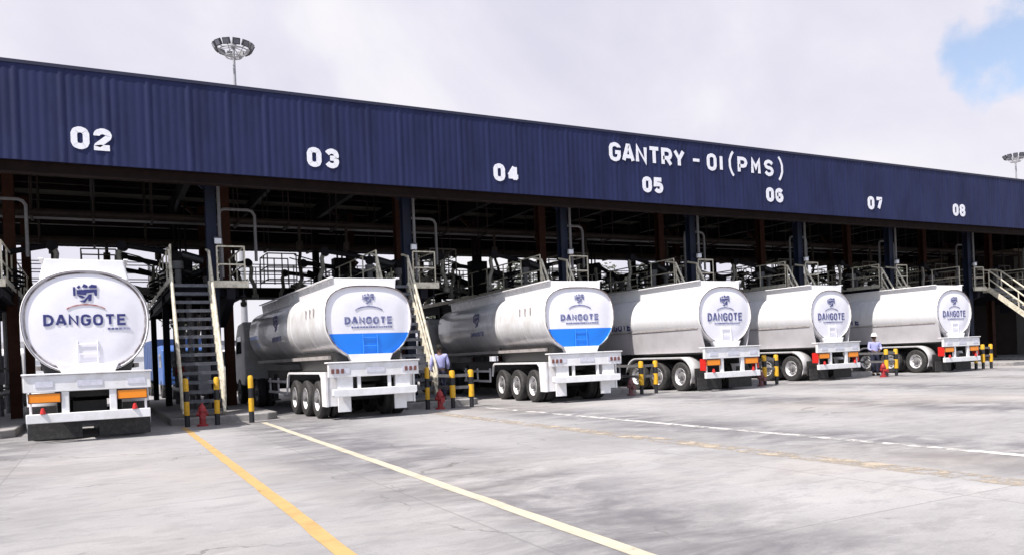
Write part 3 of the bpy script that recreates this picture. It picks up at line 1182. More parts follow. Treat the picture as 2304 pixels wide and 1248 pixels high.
def make_wheel(parent, x, y, dual, s, r=.52):
    """s = side; wheel > tyre, rim, hub"""
    w = bpy.data.objects.new('wheel', None)
    COL.objects.link(w)
    w.parent = parent
    w.location = (x, y, r)
    b = MB()
    for k in range(2 if dual else 1):
        o = -s * k * .34
        pr = [(.30, -.13), (.47, -.14), (r - .01, -.11), (r, -.08), (r, -.03), (r - .012, -.025), (r - .012, -.015), (r, -.01), (r, .01), (r - .012, .015), (r - .012, .025), (r, .03), (r, .08), (r - .01, .11), (.47, .14), (.30, .13)]
        b.lathe([(q, h + o) for q, h in pr], (0, 0, 0), axis='X', n=36)
    b.build('tyre', RUBBER, w)
    b = MB()
    f = s
    b.lathe([(.305, f * .135), (.315, f * .125), (.29, f * .10), (.27, f * .02), (.20, f * .0), (.17, f * .03), (.155, f * .05)], (0, 0, 0), axis='X', n=28)
    b.lathe([(.305, -f * .13), (.30, f * .10)], (0, 0, 0), axis='X', n=28)
    b.build('rim', RIM, w)
    b = MB()
    b.lathe([(.17, f * .02), (.15, f * .07), (.10, f * .09), (.095, f * .16), (.06, f * .18), (0, f * .18)], (0, 0, 0), axis='X', n=20)
    for a in range(8):
        b.lathe([(.018, f * .02), (.018, f * .055), (0, f * .055)], (0, .215 * math.cos(a * PI / 4), .215 * math.sin(a * PI / 4)), axis='X', n=6)
    b.build('hub', HUBM, w)
    return w


def emblem(b, y, cx_, cz, s):
    """bird-like emblem of dark blocks"""
    polys = [
        [(-.30, .10), (-.24, .10), (-.24, .36), (-.30, .36)],
        [(-.20, .36), (-.13, .42), (-.10, .36), (-.16, .30)],
        [(-.06, .36), (-.01, .46), (.10, .40), (.08, .33)],
        [(.12, .38), (.20, .44), (.34, .42), (.34, .33), (.14, .33)],
        [(-.20, .14), (-.20, .27), (.34, .30), (.34, .10), (.28, .10), (.26, .20), (.06, .18), (.04, .12)],
        [(-.20, .12), (-.06, .10), (.02, .04), (-.06, .02), (-.12, .05)],
        [(-.14, -.05), (-.02, -.04), (.08, .08), (.12, .14), (.20, .14), (.18, -.05), (.10, -.07), (.10, .02), (.0, -.12)],
    ]
    for p in polys:
        b.prism([(cx_ + a * s, cz + q * s) for a, q in p], 'Y', y, y + .012)


def make_tanker(kind, logo):
    root = thing('tanker_truck', (0, 0, 0), '', 'tanker truck', 'white fuel tankers backed out of the bays')
    Y0, Y1 = .34, 11.3
    # --- tank barrel
    b = MB()
    secs = []
    for y, s in ((Y0, .985), (Y0 + .05, 1.0), (Y0 + .10, 1.0), (3.0, 1.0), (6.0, 1.0), (9.0, 1.0), (Y1 - .35, 1.0), (Y1 - .1, .93), (Y1 + .05, .75), (Y1 + .12, .4)):
        sec = section(kind, 1.0)
        zc = 2.66
        secs.append([(x * s, y, zc + (z - zc) * s) for x, z in sec])
    b.loft(secs, cap1=True)
    tank = b.build('tank', WHITEB if kind == 'box' else WHITE, root, sharp=24)
    # --- dished end plate with a raised lip
    b = MB()
    rings = []
    for s, y in ((.975, Y0 - .005), (.955, Y0 + .045), (.93, Y0 + .05), (.80, Y0 + .012), (.55, Y0 + .002), (.25, Y0 - .0), (.02, Y0 - .0)):
        sec = section(kind, 1.0)
        zc = 2.66
        rings.append([(x * s, y, zc + (z - zc) * s) for x, z in sec])
    b.loft(rings, cap1=True)
    b.build('end_plate', FACEB if kind == 'box' else FACE, root, sharp=50)
    # flat panel of end plate is at Y0; logo sits 4 mm off it
    b = MB()
    sec = section(kind, 1.0)
    zc = 2.66
    q = .935 if kind == 'oval' else .972
    b.tube([(x * q, Y0 + (.038 if kind == 'oval' else -.002), zc + (z - zc) * q) for x, z in sec], .018, 6, closed=True)
    b.build('rim_seam', SEAM, root)
    # circumferential weld straps
    for y in (2.1, 4.2, 6.3, 8.4):
        b = MB()
        outer = [[(x * q, yy, zc + (z - zc) * q) for x, z in sec] for yy, q in ((y - .05, 1.0), (y - .045, 1.004), (y + .045, 1.004), (y + .05, 1.0))]
        b.loft(outer)
        b.build('strap', WHITEB if kind == 'box' else WHITE, root, sharp=24)
    # --- coaming on top
    ztop = max(z for x, z in sec)
    b = MB()
    hi = ztop + (.24 if kind == 'oval' else .19)
    wl, wh = (.90, .80) if kind == 'oval' else (.84, .88)
    for s in (-1, 1):
        b.prism([(s * wl, ztop - .20), (s * wh, hi), (s * (wh - .06), hi), (s * (wl - .10), ztop - .16)], 'Y', .56, 10.2)
        b.prism([(s * wh, hi), (s * (wh + .10), hi - .005), (s * (wh + .10), hi + .03), (s * wh, hi + .03)], 'Y', .52, 10.2)
    for y in (.50, 10.15):
        b.prism([(-wl + .02, ztop - .20), (wl - .02, ztop - .20), (wh - .02, hi), (-wh + .02, hi)], 'Y', y, y + .06)
    b.build('coaming', WHITE, root, .012)
    for y in (1.5, 3.3, 5.1, 6.9, 8.7):
        b = MB()
        b.lathe([(0, .20), (.20, .20), (.27, .17), (.30, .14), (.30, .0), (.34, -.06)], (0, y, ztop), n=20)
        b.box((.33, y, ztop + .14), (.12, .08, .08))
        b.build('hatch', PIPEG, root)
    # --- side trim: hose tube along the widest line and short reflective tabs
    b = MB()
    for s in (-1, 1):
        if kind == 'keel':
            b.box((s * 1.125, 5.8, 2.20), (.03, 10.6, .04))
        else:
            b.box((s * 1.0, 5.6, 1.66), (.10, 9.6, .10))
    b.build('side_trim', GREYP, root)
    if kind == 'keel':
        for s in (-1, 1):
            b = MB()
            b.prism([(s * 1.10, 2.19), (s * 1.12, 2.19), (s * 1.02, 1.72), (s * .92, 1.36), (s * .90, 1.36), (s * 1.00, 1.72)], 'Y', .36, 11.0)
            b.build('side_skirt', SKIRT, root)
    if kind == 'box':
        b = MB()
        for i in range(3):
            x, z = -1.236, 2.9
            b.box((x, 1.35 + i * .42, z), (.02, .07, .24))
        b.build('side_mark', GREYP, root)
    # --- ladder on the rear
    b = MB()
    for x in (-.20, .20):
        b.tube([(x, Y0 - .018, 1.62), (x, Y0 - .018, 2.20), (x, Y0, 2.24)], .011, 6)
    for i in range(3):
        b.tube([(-.20, Y0 - .018, 1.72 + i * .22), (.20, Y0 - .018, 1.72 + i * .22)], .010, 6)
    b.build('ladder', LADB if kind == 'box' else FACE, root)
    # --- logo
    lm = {'bold': LOGO, 'faded': LOGOF, 'mid': LOGOM}[logo]
    yl = Y0 - .012
    b = MB()
    word = 'DANGOTE'
    big = {'bold': .255, 'faded': .205, 'mid': .29}[logo]
    zt = {'bold': 2.58, 'faded': 2.52, 'mid': 2.42}[logo]
    span = {'bold': 1.70, 'faded': 1.38, 'mid': 1.62}[logo]
    for i, ch in enumerate(word):
        letter(b, ch, -span / 2 + i * span / 7 + .01, zt, yl, span / 7 * .82, big, .052)
    b.build('lettering', lm, root)['label'] = 'DANGOTE in navy block capitals'
    b = MB()
    emblem(b, yl, -.02, zt + .60, {'bold': .74, 'faded': .50, 'mid': .66}[logo])
    b.build('emblem', lm, root)
    b = MB()
    q = [(.44 * math.cos(math.radians(a)), zt + .26 + .20 * math.sin(math.radians(a))) for a in range(30, 151, 10)]
    for A, B in zip(q, q[1:]):
        b.prism([(A[0], A[1]), (B[0], B[1]), (B[0], B[1] + .03), (A[0], A[1] + .03)], 'Y', yl, yl + .01)
    b.build('emblem_arc', LOGOR if logo == 'bold' else LOGOF, root)
    b = MB()
    rnd = random.Random(5)
    xx = .42 if logo == 'bold' else -.50
    while xx < .84 if logo == 'bold' else xx < .62:
        w_ = rnd.uniform(.03, .07)
        b.prism([(xx, zt - .10), (xx + w_, zt - .10), (xx + w_, zt - .055), (xx, zt - .055)], 'Y', yl, yl + .01)
        xx += w_ + .018
    b.build('strapline', LOGOF, root)
    RZ = Matrix.Rotation(-PI / 2, 4, 'Z')
    if kind == 'box':
        b = MB()
        emblem(b, -1.242, -6.3, 2.72, .95)
        bmesh.ops.transform(b.bm, matrix=RZ, verts=b.bm.verts)
        b.build('side_emblem', LOGO, root)
        b = MB()
        for i, ch in enumerate(word):
            letter(b, ch, -6.95 + i * .20, 2.28, -1.225, .165, .17, .04)
        bmesh.ops.transform(b.bm, matrix=RZ, verts=b.bm.verts)
        b.build('side_lettering', LOGOF, root)
    if kind == 'keel':
        b = MB()
        for i, ch in enumerate(word):
            letter(b, ch, -6.4 + i * .30, 2.30, -1.205, .25, .26, .06)
        bmesh.ops.transform(b.bm, matrix=RZ, verts=b.bm.verts)
        b.build('side_lettering', LOGO, root)
    # --- subframe under the tank
    b = MB()
    for s in (-1, 1):
        b.ibeam((s * .45, .25, 1.12), (s * .45, 11.6, 1.12), .14, .40, .03)
        b.prism([(s * .40, 1.3), (s * .80, 1.3), (s * .95, 1.8), (s * .70, 1.7), (s * .40, 1.62)], 'Y', .5, 4.8)
    for y in (.9, 2.4, 3.8, 5.5, 8.0, 10.5):
        b.box((0, y, 1.1), (.9, .1, .25))
    for y in (1.45, 2.76, 4.07):
        b.tube([(-.85, y, .52), (.85, y, .52)], .07, 8)
    b.box((0, 2.8, .75), (.7, 3.4, .25))
    b.build('chassis', CHASS, root)
    b = MB()
    b.prism([(-.50, 1.46), (.50, 1.46), (.62, 1.72), (-.62, 1.72)], 'Y', .30, .9)
    b.build('rear_saddle', WHITE2, root, .01)
    # --- bumper assembly
    b = MB()
    b.box((0, .10, 1.31), (2.50, .10, .36))
    b.box((0, .16, 1.515), (2.56, .30, .04))
    b.build('bumper_panel', WHITE2, root, .012)
    PLM = mat('plate_lilac', (0.60, 0.60, 0.68), 0.5, wear=(0.42, 0.42, 0.48), scale=12, wear_amt=.6)
    for x, w_ in ((-.86, .34), (.95, .36), (.02, .5)):
        b = MB()
        b.box((x, .043, 1.30), (w_, .012, .13))
        b.build('registration_plate', PLM, root)
    b = MB()
    if kind == 'box':
        b.prism([(-1.12, .62), (1.12, .62), (1.16, .66), (1.16, .82), (-1.16, .82), (-1.16, .66)], 'Y', -.02, .12)
        for x in (-.80, .80):
            b.box((x, .14, .96), (.42, .08, .40))
        for x in (-.42, .42):
            b.box((x, .13, .96), (.09, .08, .36))
    else:
        b.box((0, .08, .56), (2.44, .12, .20))
        for x in (-.47, .47):
            b.box((x, .12, .88), (.15, .09, .50))
        for x in (-1.13, 1.13):
            b.box((x, .13, .90), (.05, .05, .50))
    b.build('under_run_bar', WHITE2, root, .012)
    for s in (-1, 1):
        if kind != 'box':
            b = MB()
            b.box((s * .86, .10, 1.00), (.60, .08, .20))
            lamp = b.build('tail_lamp', AMBER, root, .01)
            b = MB()
            for q in (-.305, .305):
                b.box((s * .86 + q, .056, 1.00), (.012, .012, .19))
            for q in (-.102, .102):
                b.box((s * .86, .056, 1.00 + q), (.62, .014, .012))
            b.build('bezel', CHASS, lamp)
            b = MB()
            b.lathe([(.055, 0), (.055, .03), (.03, .12), (0, .13)], (s * 1.0 + (.1 if s < 0 else -.1), .03, .66), n=12)
            b.build('marker_lamp', REDL, root)
        else:
            b = MB()
            for i in range(3):
                b.box((s * (1.14 - i * .13), .032, 1.29), (.08, .02, .12))
            b.build('tail_lamp', mat('dull_red_lens', (0.16, 0.06, 0.05), 0.4), root, .005)
        if kind == 'keel':
            b = MB()
            b.box((s * 1.19, .22, .93), (.05, .28, .40))
            b.build('side_reflector', REDL, root, .005)
    # --- mudguards
    for s in (-1, 1):
        b = MB()
        xi, xo = s * .66, s * 1.24
        if kind == 'box':
            # flat guard with a square rear skirt
            prof_o = [(.36, .36), (.36, 1.28), (4.6, 1.28), (4.78, 1.20), (4.90, .80)]
            prof_i = [(4.84, .80), (4.72, 1.15), (4.57, 1.22), (1.0, 1.22), (.86, 1.12), (.80, .36)]
            poly = prof_o + prof_i
            b.prism(poly, 'X', s * 1.19, s * 1.245)
            b.box((s * .95, 2.6, 1.25), (.50, 4.2, .04))
            b.box((s * .92, .41, .82), (.52, .06, .90))
        else:
            r = .66
            path = []
            for a in range(-25, 91, 12):
                path.append((1.45 - r * math.cos(math.radians(a)), .56 + r * math.sin(math.radians(a))))
            path.append((4.07, .56 + r))
            for a in range(80, 9, -14):
                path.append((4.07 + r * math.cos(math.radians(a)), .56 + r * math.sin(math.radians(a))))
            A = [[(x, y, z) for (y, z) in path] for x in (xi, xo)]
            A.append([(xo, y + (.0 if i else .02), z - .07) for i, (y, z) in enumerate(path)])
            V = [[b.bm.verts.new(p) for p in row] for row in A]
            for R1, R2 in zip(V, V[1:]):
                for i in range(len(R1) - 1):
                    f = b.bm.faces.new((R1[i], R1[i + 1], R2[i + 1], R2[i]))
                    f.smooth = True
        o = b.build('mudguard', WHITE2, root, 0)
        if kind != 'box':
            so = o.modifiers.new('thickness', 'SOLIDIFY')
            so.thickness = .02
            b = MB()
            b.box((s * .95, .62, .52), (.58, .02, .58))
            b.build('mudflap', RUBBER, root)
        else:
            b = MB()
            b.box((s * .78, .30, .42), (.34, .06, .42))
            b.build('mudflap', WHITE2, root)
    if kind != 'box':
        for x in (-.70, .70):
            b = MB()
            b.box((x, .50, .29), (1.06, .03, .44))
            b.build('mudflap', RUBBER, root)
    # --- wheels
    for s in (-1, 1):
        for y in (1.45, 2.76, 4.07):
            make_wheel(root, s * 1.08, y, True, s)
    # --- side guard, landing legs
    for s in (-1, 1):
        b = MB()
        for z in (.62, .98):
            b.box((s * 1.17, 6.6, z), (.03, 2.8, .08))
        for y in (5.3, 6.6, 7.9):
            b.box((s * 1.14, y, .84), (.05, .06, .5))
        b.build('side_guard', WHITE2, root)
        b = MB()
        b.box((s * .75, 8.9, .75), (.14, .14, .9))
        b.box((s * .75, 8.9, .28), (.26, .26, .05))
        b.build('landing_leg', CHASS, root)
    # --- tractor
    b = MB()
    for s in (-1, 1):
        b.beam((s * .42, 9.3, .86), (s * .42, 14.6, .86), .1, .26)
    b.box((0, 10.7, 1.02), (.9, 1.2, .08))
    b.box((0, 14.65, .72), (2.4, .22, .42))
    b.build('tractor_chassis', CHASS, root)
    prof = [(12.35, 1.05), (12.35, 3.05), (12.55, 3.30), (13.7, 3.22), (14.25, 2.75), (14.62, 1.9), (14.68, 1.0), (14.3, .75), (12.5, .75)]
    b = MB()
    b.prism(prof, 'X', -1.2, 1.2)
    cab = b.build('cab', WHITE2, root, .06)
    b = MB()
    for s in (-1, 1):
        b.prism([(13.0, 2.05), (13.0, 2.75), (13.75, 2.72), (14.2, 2.05)], 'X', s * 1.195, s * 1.215)
    b.box((0, 12.335, 2.55), (1.5, .02, .45))
    b.build('side_window', GLASS, cab)
    b = MB()
    b.prism([(13.98, 2.98), (14.0, 3.0), (14.27, 2.75), (14.57, 2.02), (14.55, 2.0)], 'X', -1.05, 1.05)
    b.build('windscreen', GLASS, cab)
    for s in (-1, 1):
        b = MB()
        b.box((s * 1.36, 14.35, 2.3), (.22, .10, .55))
        b.tube([(s * 1.18, 14.2, 2.6), (s * 1.36, 14.35, 2.5)], .02, 6)
        b.build('wing_mirror', CHASS, cab)
        make_wheel(root, s * 1.08, 10.1, True, s)
        make_wheel(root, s * 1.08, 11.4, True, s)
        make_wheel(root, s * 1.08, 13.7, False, s)
    return root


TR = [
    ('oval', 'bold', (-.18, 19.75), 0.0, 'white tanker in bay 02 with wide oval end, bold navy lettering, two large amber lamps'),
    ('box', 'faded', (6.52, 20.1), 0.012, 'white tanker with blue lower half end plate backed out of bay 03'),
    ('box', 'faded', (13.30, 20.2), -0.085, 'white tanker with blue lower half end plate backed out of bay 04'),
    ('keel', 'mid', (19.50, 20.4), -0.02, 'white tanker with plain white end, nearest of the three in bays 05 to 07'),
    ('keel', 'mid', (26.33, 21.6), 0.012, 'white tanker with plain white end, middle of the three in bays 05 to 07'),
    ('keel', 'mid', (33.58, 21.1), -0.02, 'white tanker with plain white end, farthest along the gantry beside the open bay 08'),
]
protos = {}
for kind, logo, (x, y), rz, lab in TR:
    if kind not in protos:
        protos[kind] = make_tanker(kind, logo)
        o = protos[kind]
    else:
        o = copy_tree(protos[kind])
    o.location = (x, y, 0)
    o.rotation_euler = (0, 0, rz)
    o['label'] = lab

# ------------------------------------------------------------------ bollards, barriers, hydrants
bol0 = thing('bollard', (0, 0, 0), '', 'bollard', 'black and yellow bollards')
for nm, m_, pr in (('black_band', BLK, [(.068, 0), (.068, .30)]), ('yellow_band', YEL, [(.070, .30), (.070, .66)]), ('black_band', BLK, [(.068, .66), (.068, .93)]),
                   ('yellow_band', YEL, [(.070, .93), (.070, 1.22), (.055, 1.26), (.0, 1.275)])):
    b = MB()
    b.lathe(pr, (0, 0, 0), n=16)
    b.build(nm, m_, bol0)
for x, y, lab in (
    (2.02, 22.05, 'black and yellow bollard left of the red hydrant at the stair of bay 02'),
    (2.76, 22.05, 'black and yellow bollard right of the red hydrant at the stair of bay 02'),
    (3.62, 21.95, 'black and yellow bollard standing alone at the end of the cream line'),
    (8.72, 22.0, 'black and yellow bollard beside the white tanker of bay 03, left of a red hydrant'),
    (35.75, 21.9, 'black and yellow bollard right of the farthest tanker'),
):
    place(bol0, (x, y, 0), lab).rotation_euler = (random.uniform(-.025, .025), random.uniform(-.03, .03), random.uniform(0, 6))

bar0 = thing('crash_barrier', (0, 0, 0), '', 'barrier', 'yellow crash barriers between the bays')
for x in (0, .62):
    b = MB()
    b.lathe([(.065, 0), (.065, .32)], (x, 0, 0), n=14)
    b.build('post_foot', BLK, bar0)
    b = MB()
    b.lathe([(.085, .32), (.085, .70)], (x, 0, 0), n=14)
    b.build('post', YEL, bar0)
    b = MB()
    b.lathe([(.085, .92), (.085, 1.10), (.07, 1.14), (0, 1.15)], (x, 0, 0), n=14)
    b.build('post_cap', YEL, bar0)
    b = MB()
    b.lathe([(.085, .70), (.085, .92)], (x, 0, 0), n=14)
    b.build('post_band', BLK, bar0)
for z in (.62, .98):
    b = MB()
    b.box((.31, .0, z), (.50, .05, .09))
    b.box((0, .9, z), (.05, 1.7, .09))
    b.build('rail', PIPEG, bar0)
for k, dx in ((1, -.12), (2, .62), (3, .08), (4, .75)):
    place(bar0, (XK(k) + dx, 21.75, 0), 'yellow posted barrier with grey rails %s' % col_place(k))
place(bar0, (36.3, 21.9, 0), 'yellow posted barrier with grey rails past the farthest tanker')

hyd0 = thing('fire_hydrant', (0, 0, 0), '', 'hydrant', 'fire hydrants on the islands')
b = MB()
b.lathe([(0, 0), (.15, 0), (.15, .05), (.085, .06), (.085, .38), (.12, .39), (.12, .43), (.10, .44), (.09, .50), (.05, .55), (.035, .56), (.035, .61), (0, .61)], (0, 0, 0), n=20)
b.build('barrel', HYD, hyd0)
b = MB()
for s in (-1, 1):
    b.lathe([(.045, 0), (.045, s * .06), (.058, s * .06), (.058, s * .09), (0, s * .09)], (s * .06, 0, .32), axis='X', n=14)
b.lathe([(.06, 0), (.06, -.13), (.075, -.13), (.075, -.17), (0, -.17)], (0, -.06, .27), axis='Y', n=14)
b.build('outlet', HYD, hyd0)
hyds = []
for x, y, lab in (
    (2.38, 21.95, 'bright red fire hydrant between two bollards at the stair right of bay 02'),
    (9.02, 21.75, 'bright red fire hydrant in front of the man in lavender shirt'),
    (15.95, 21.6, 'dull faded red fire hydrant right of the blue ended tanker of bay 04'),
    (21.75, 21.4, 'dull faded red fire hydrant right of the tanker of bay 05'),
    (28.75, 21.5, 'rusty red fire hydrant near the worker in a white hard hat'),
):
    h = place(hyd0, (x, y, 0), lab)
    h.scale = (.95, .95, 1.0)
    if 'dull' in lab:
        for ch in h.children:
            ch.data = ch.data.copy()
            ch.data.materials[0] = HYDF
            ch['label'] = 'faded red'


# ------------------------------------------------------------------ people
def skin_mesh(name, verts, edges, radii, m, parent, sub=1):
    me = bpy.data.meshes.new(name)
    bm = bmesh.new()
    lay = bm.verts.layers.skin.verify()
    vs = []
    for i, v in enumerate(verts):
        bv = bm.verts.new(Vector(v))
        r = radii[i]
        bv[lay].radius = r if isinstance(r, tuple) else (r, r)
        bv[lay].use_root = (i == 0)
        vs.append(bv)
    for a, c in edges:
        bm.edges.new((vs[a], vs[c]))
    bm.to_mesh(me)
    bm.free()
    me.materials.append(m)
    o = bpy.data.objects.new(name, me)
    COL.objects.link(o)
    o.parent = parent
    md = o.modifiers.new('skin', 'SKIN')
    md.use_smooth_shade = True
    sb = o.modifiers.new('subdivision', 'SUBSURF')
    sb.levels = sub
    sb.render_levels = sub
    return o


def make_person(loc, rz, label, pose, hat):
    """pose: arm joints per side (elbow, wrist, hand tip) and leg stride"""
    root = thing('person', loc, label, 'person', None, rz)
    # facing -Y in local space; pelvis first
    V = [(0, 0, .93), (0, .01, 1.08), (0, .01, 1.24), (0, 0, 1.38), (0, 0, 1.47), (0, -.01, 1.54)]
    R = [(.15, .11), (.135, .10), (.16, .11), (.14, .10), (.055, .055), (.06, .06)]
    E = [(0, 1), (1, 2), (2, 3), (3, 4), (4, 5)]

    def add(par, pts):
        for p, r in pts:
            V.append(p)
            R.append(r)
            E.append((par, len(V) - 1))
            par = len(V) - 1
        return par
    add(5, [((0, -.012, 1.60), (.076, .09)), ((0, -.005, 1.68), (.072, .088)), ((0, 0, 1.73), (.05, .055))])
    legs = pose['legs']
    feet = []
    for s, (kx, ky), (fx, fy) in ((-1, *legs[0]), (1, *legs[1])):
        add(0, [((s * .09, 0, .86), (.088, .095)), ((s * .10 + kx, ky, .48), (.058, .062)), ((s * .10 + fx, fy, .09), (.04, .045)), ((s * .10 + fx, fy - .12, .045), (.04, .03))])
        feet.append((s * .10 + fx, fy))
    hands = []
    for s, (el, wr) in ((-1, pose['arms'][0]), (1, pose['arms'][1])):
        add(3, [((s * .19, 0, 1.40), (.06, .065)), (el, (.042, .042)), (wr, (.027, .03))])
        hands.append((s, Vector(el), Vector(wr), len(V) - 1))
    # palms with fingers, part of the same skinned body
    for s, el, wr, wi in hands:
        d = (wr - el).normalized()
        side = d.cross(Vector((0, 0, 1)))
        side = side.normalized() if side.length > .2 else Vector((0, -1, 0))
        palm = wr + d * .07
        V.append(palm)
        R.append((.032, .018))
        E.append((wi, len(V) - 1))
        pi = len(V) - 1
        nrm = d.cross(side)
        for k, ln in ((-1.5, .060), (-.5, .078), (.5, .074), (1.5, .058)):
            a = palm + side * k * .019 + d * .03
            c1 = a + d * ln * .55 + nrm * .006
            c2 = a + d * ln + nrm * .022
            par = add(pi, [(tuple(a), .0085), (tuple(c1), .008), (tuple(c2), .007)])
        add(pi, [(tuple(wr + d * .035 + side * .036), .010), (tuple(wr + d * .075 + side * .055), .009), (tuple(wr + d * .10 + side * .058 + nrm * .01), .0075)])
    skin_mesh('body', V, E, R, SKIN, root, 2)
    # shirt
    sv = [(0, 0, .97), (0, .01, 1.10), (0, .01, 1.26), (0, 0, 1.395), (0, 0, 1.44)]
    sr = [(.185, .14), (.175, .135), (.195, .14), (.17, .12), (.075, .07)]
    se = [(0, 1), (1, 2), (2, 3), (3, 4)]
    for s, (el, wr) in ((-1, pose['arms'][0]), (1, pose['arms'][1])):
        a = len(sv)
        m2 = tuple(Vector(el).lerp(Vector(wr), pose.get('sleeve', .8)))
        sv += [(s * .20, 0, 1.405), el, m2]
        sr += [(.078, .08), (.06, .06), (.048, .048)]
        se += [(3, a), (a, a + 1), (a + 1, a + 2)]
    skin_mesh('shirt', sv, se, sr, SHIRT, root, 2)
    tv = [(0, 0, 1.0), (0, 0, .90)]
    tr = [(.165, .125), (.17, .13)]
    te = [(0, 1)]
    for s, (kx, ky), (fx, fy) in ((-1, *legs[0]), (1, *legs[1])):
        a = len(tv)
        tv += [(s * .10, 0, .80), (s * .10 + kx, ky, .48), (s * .10 + fx, fy, .11)]
        tr += [(.105, .11), (.078, .082), (.066, .07)]
        te += [(1, a), (a, a + 1), (a + 1, a + 2)]
    skin_mesh('trousers', tv, te, tr, TROUS, root, 2)
    for fx, fy in feet:
        b = MB()
        b.lathe([(.0, 0), (.055, 0), (.06, .03), (.052, .12), (0, .12)], (fx, fy, 0), n=14)
        b.prism([(fx - .05, fy), (fx - .05, fy - .13), (fx - .03, fy - .19), (fx + .03, fy - .19), (fx + .05, fy - .13), (fx + .05, fy)], 'Z', 0, .075)
        b.build('boot', BOOT, root, .012)
    # face, ears, hair
    b = MB()
    b.lathe([(0, .02), (.012, .012), (.017, 0), (.012, -.014), (0, -.02)], (0, -.104, 1.615), n=8)
    b.box((0, -.094, 1.57), (.045, .012, .010))
    for s in (-1, 1):
        b.lathe([(0, -.02), (.022, -.008), (.022, .008), (0, .02)], (s * .082, .0, 1.62), axis='X', n=10)
    b.build('nose_and_ears', SKIN, root)
    b = MB()
    for s in (-1, 1):
        b.lathe([(0, -.012), (.010, -.004), (.010, .004), (0, .012)], (s * .032, -.093, 1.645), axis='Y', n=8)
    b.build('eyes', HAIR, root)
    b = MB()
    b.lathe([(.085, -.03), (.096, .0), (.098, .04), (.085, .09), (.05, .115), (0, .125)], (0, .018, 1.645), n=18)
    b.build('hair', HAIR, root)
    if hat:
        b = MB()
        b.lathe([(.155, 0), (.158, .012), (.118, .022), (.116, .06), (.10, .11), (.06, .14), (0, .15)], (0, 0, 1.69), n=24)
        b.prism([(-.09, -.10), (-.07, -.20), (.07, -.20), (.09, -.10)], 'Z', 1.688, 1.705)
        for x in (-.03, 0, .03):
            b.beam((x, -.10, 1.80), (x, .10, 1.80), .012, .10)
        b.build('hard_hat', hat, root)
    return root


make_person((9.62, 23.1, .20), math.radians(180 - 20), 'man in lavender shirt and dark trousers seen from behind at the stair foot', {
    'arms': [((-.27, .02, 1.14), (-.25, -.16, .96)), ((.28, .04, 1.13), (.25, -.02, .88))],
    'legs': [((0, -.03), (-.01, .02)), ((0.02, .02), (.03, .08))], 'sleeve': .85}, None)
make_person((29.9, 22.75, .02), math.radians(-30), 'worker in a white hard hat and lavender shirt by the farthest tanker', {
    'arms': [((-.27, -.05, 1.15), (-.12, -.26, 1.05)), ((.27, -.05, 1.15), (.12, -.26, 1.08))],
    'legs': [((0, -.02), (-.01, .02)), ((0.01, -.01), (.02, .05))], 'sleeve': .6}, HAT)


# ------------------------------------------------------------------ high masts
def make_mast():
    root = thing('floodlight_mast', (0, 0, 0), '', 'floodlight mast', 'tall floodlight masts beyond the gantry')
    H = 33.0
    b = MB()
    b.tube([(0, 0, 0), (0, 0, 12), (0, 0, 24), (0, 0, H)], [.36, .28, .19, .11], 14)
    b.build('pole', MASTM, root)
    b = MB()
    for z, r in ((H - .6, 1.35), (H - 1.15, .75)):
        b.tube([(r * math.cos(a * PI / 12), r * math.sin(a * PI / 12), z) for a in range(24)], .06, 6, closed=True)
    for a in range(6):
        c, s = math.cos(a * PI / 3), math.sin(a * PI / 3)
        b.tube([(0, 0, H - .2), (1.35 * c, 1.35 * s, H - .6), (.75 * c, .75 * s, H - 1.15), (0, 0, H - 1.3)], .045, 6)
    b.lathe([(0, .5), (.25, .4), (.3, 0), (.25, -.3), (0, -.3)], (0, 0, H), n=14)
    b.build('head_frame', MASTM, root)
    for i in range(12):
        a = i * PI / 6
        c, s = math.cos(a), math.sin(a)
        R = Matrix.Rotation(a, 3, 'Z') @ Matrix.Rotation(math.radians(28), 3, 'Y')
        b = MB()
        b.box((1.75 * c, 1.75 * s, H - .25), (.24, .70, .60), R)
        b.box((1.5 * c, 1.5 * s, H - .5), (.35, .06, .06), Matrix.Rotation(a, 3, 'Z'))
        hd = b.build('floodlight', LAMPB, root, .02)
        b = MB()
        off = R @ Vector((.125, 0, 0))
        b.box((1.75 * c + off.x, 1.75 * s + off.y, H - .25 + off.z), (.012, .54, .44), R)
        b.build('lens', LENSM, hd)
    return root


mast = make_mast()
place(mast, (12.9, 80, 0), 'tall floodlight mast rising above the fascia between bays 02 and 03')
place(mast, (143.6, 79.5, 0), 'distant floodlight mast at the right edge beyond the gantry')


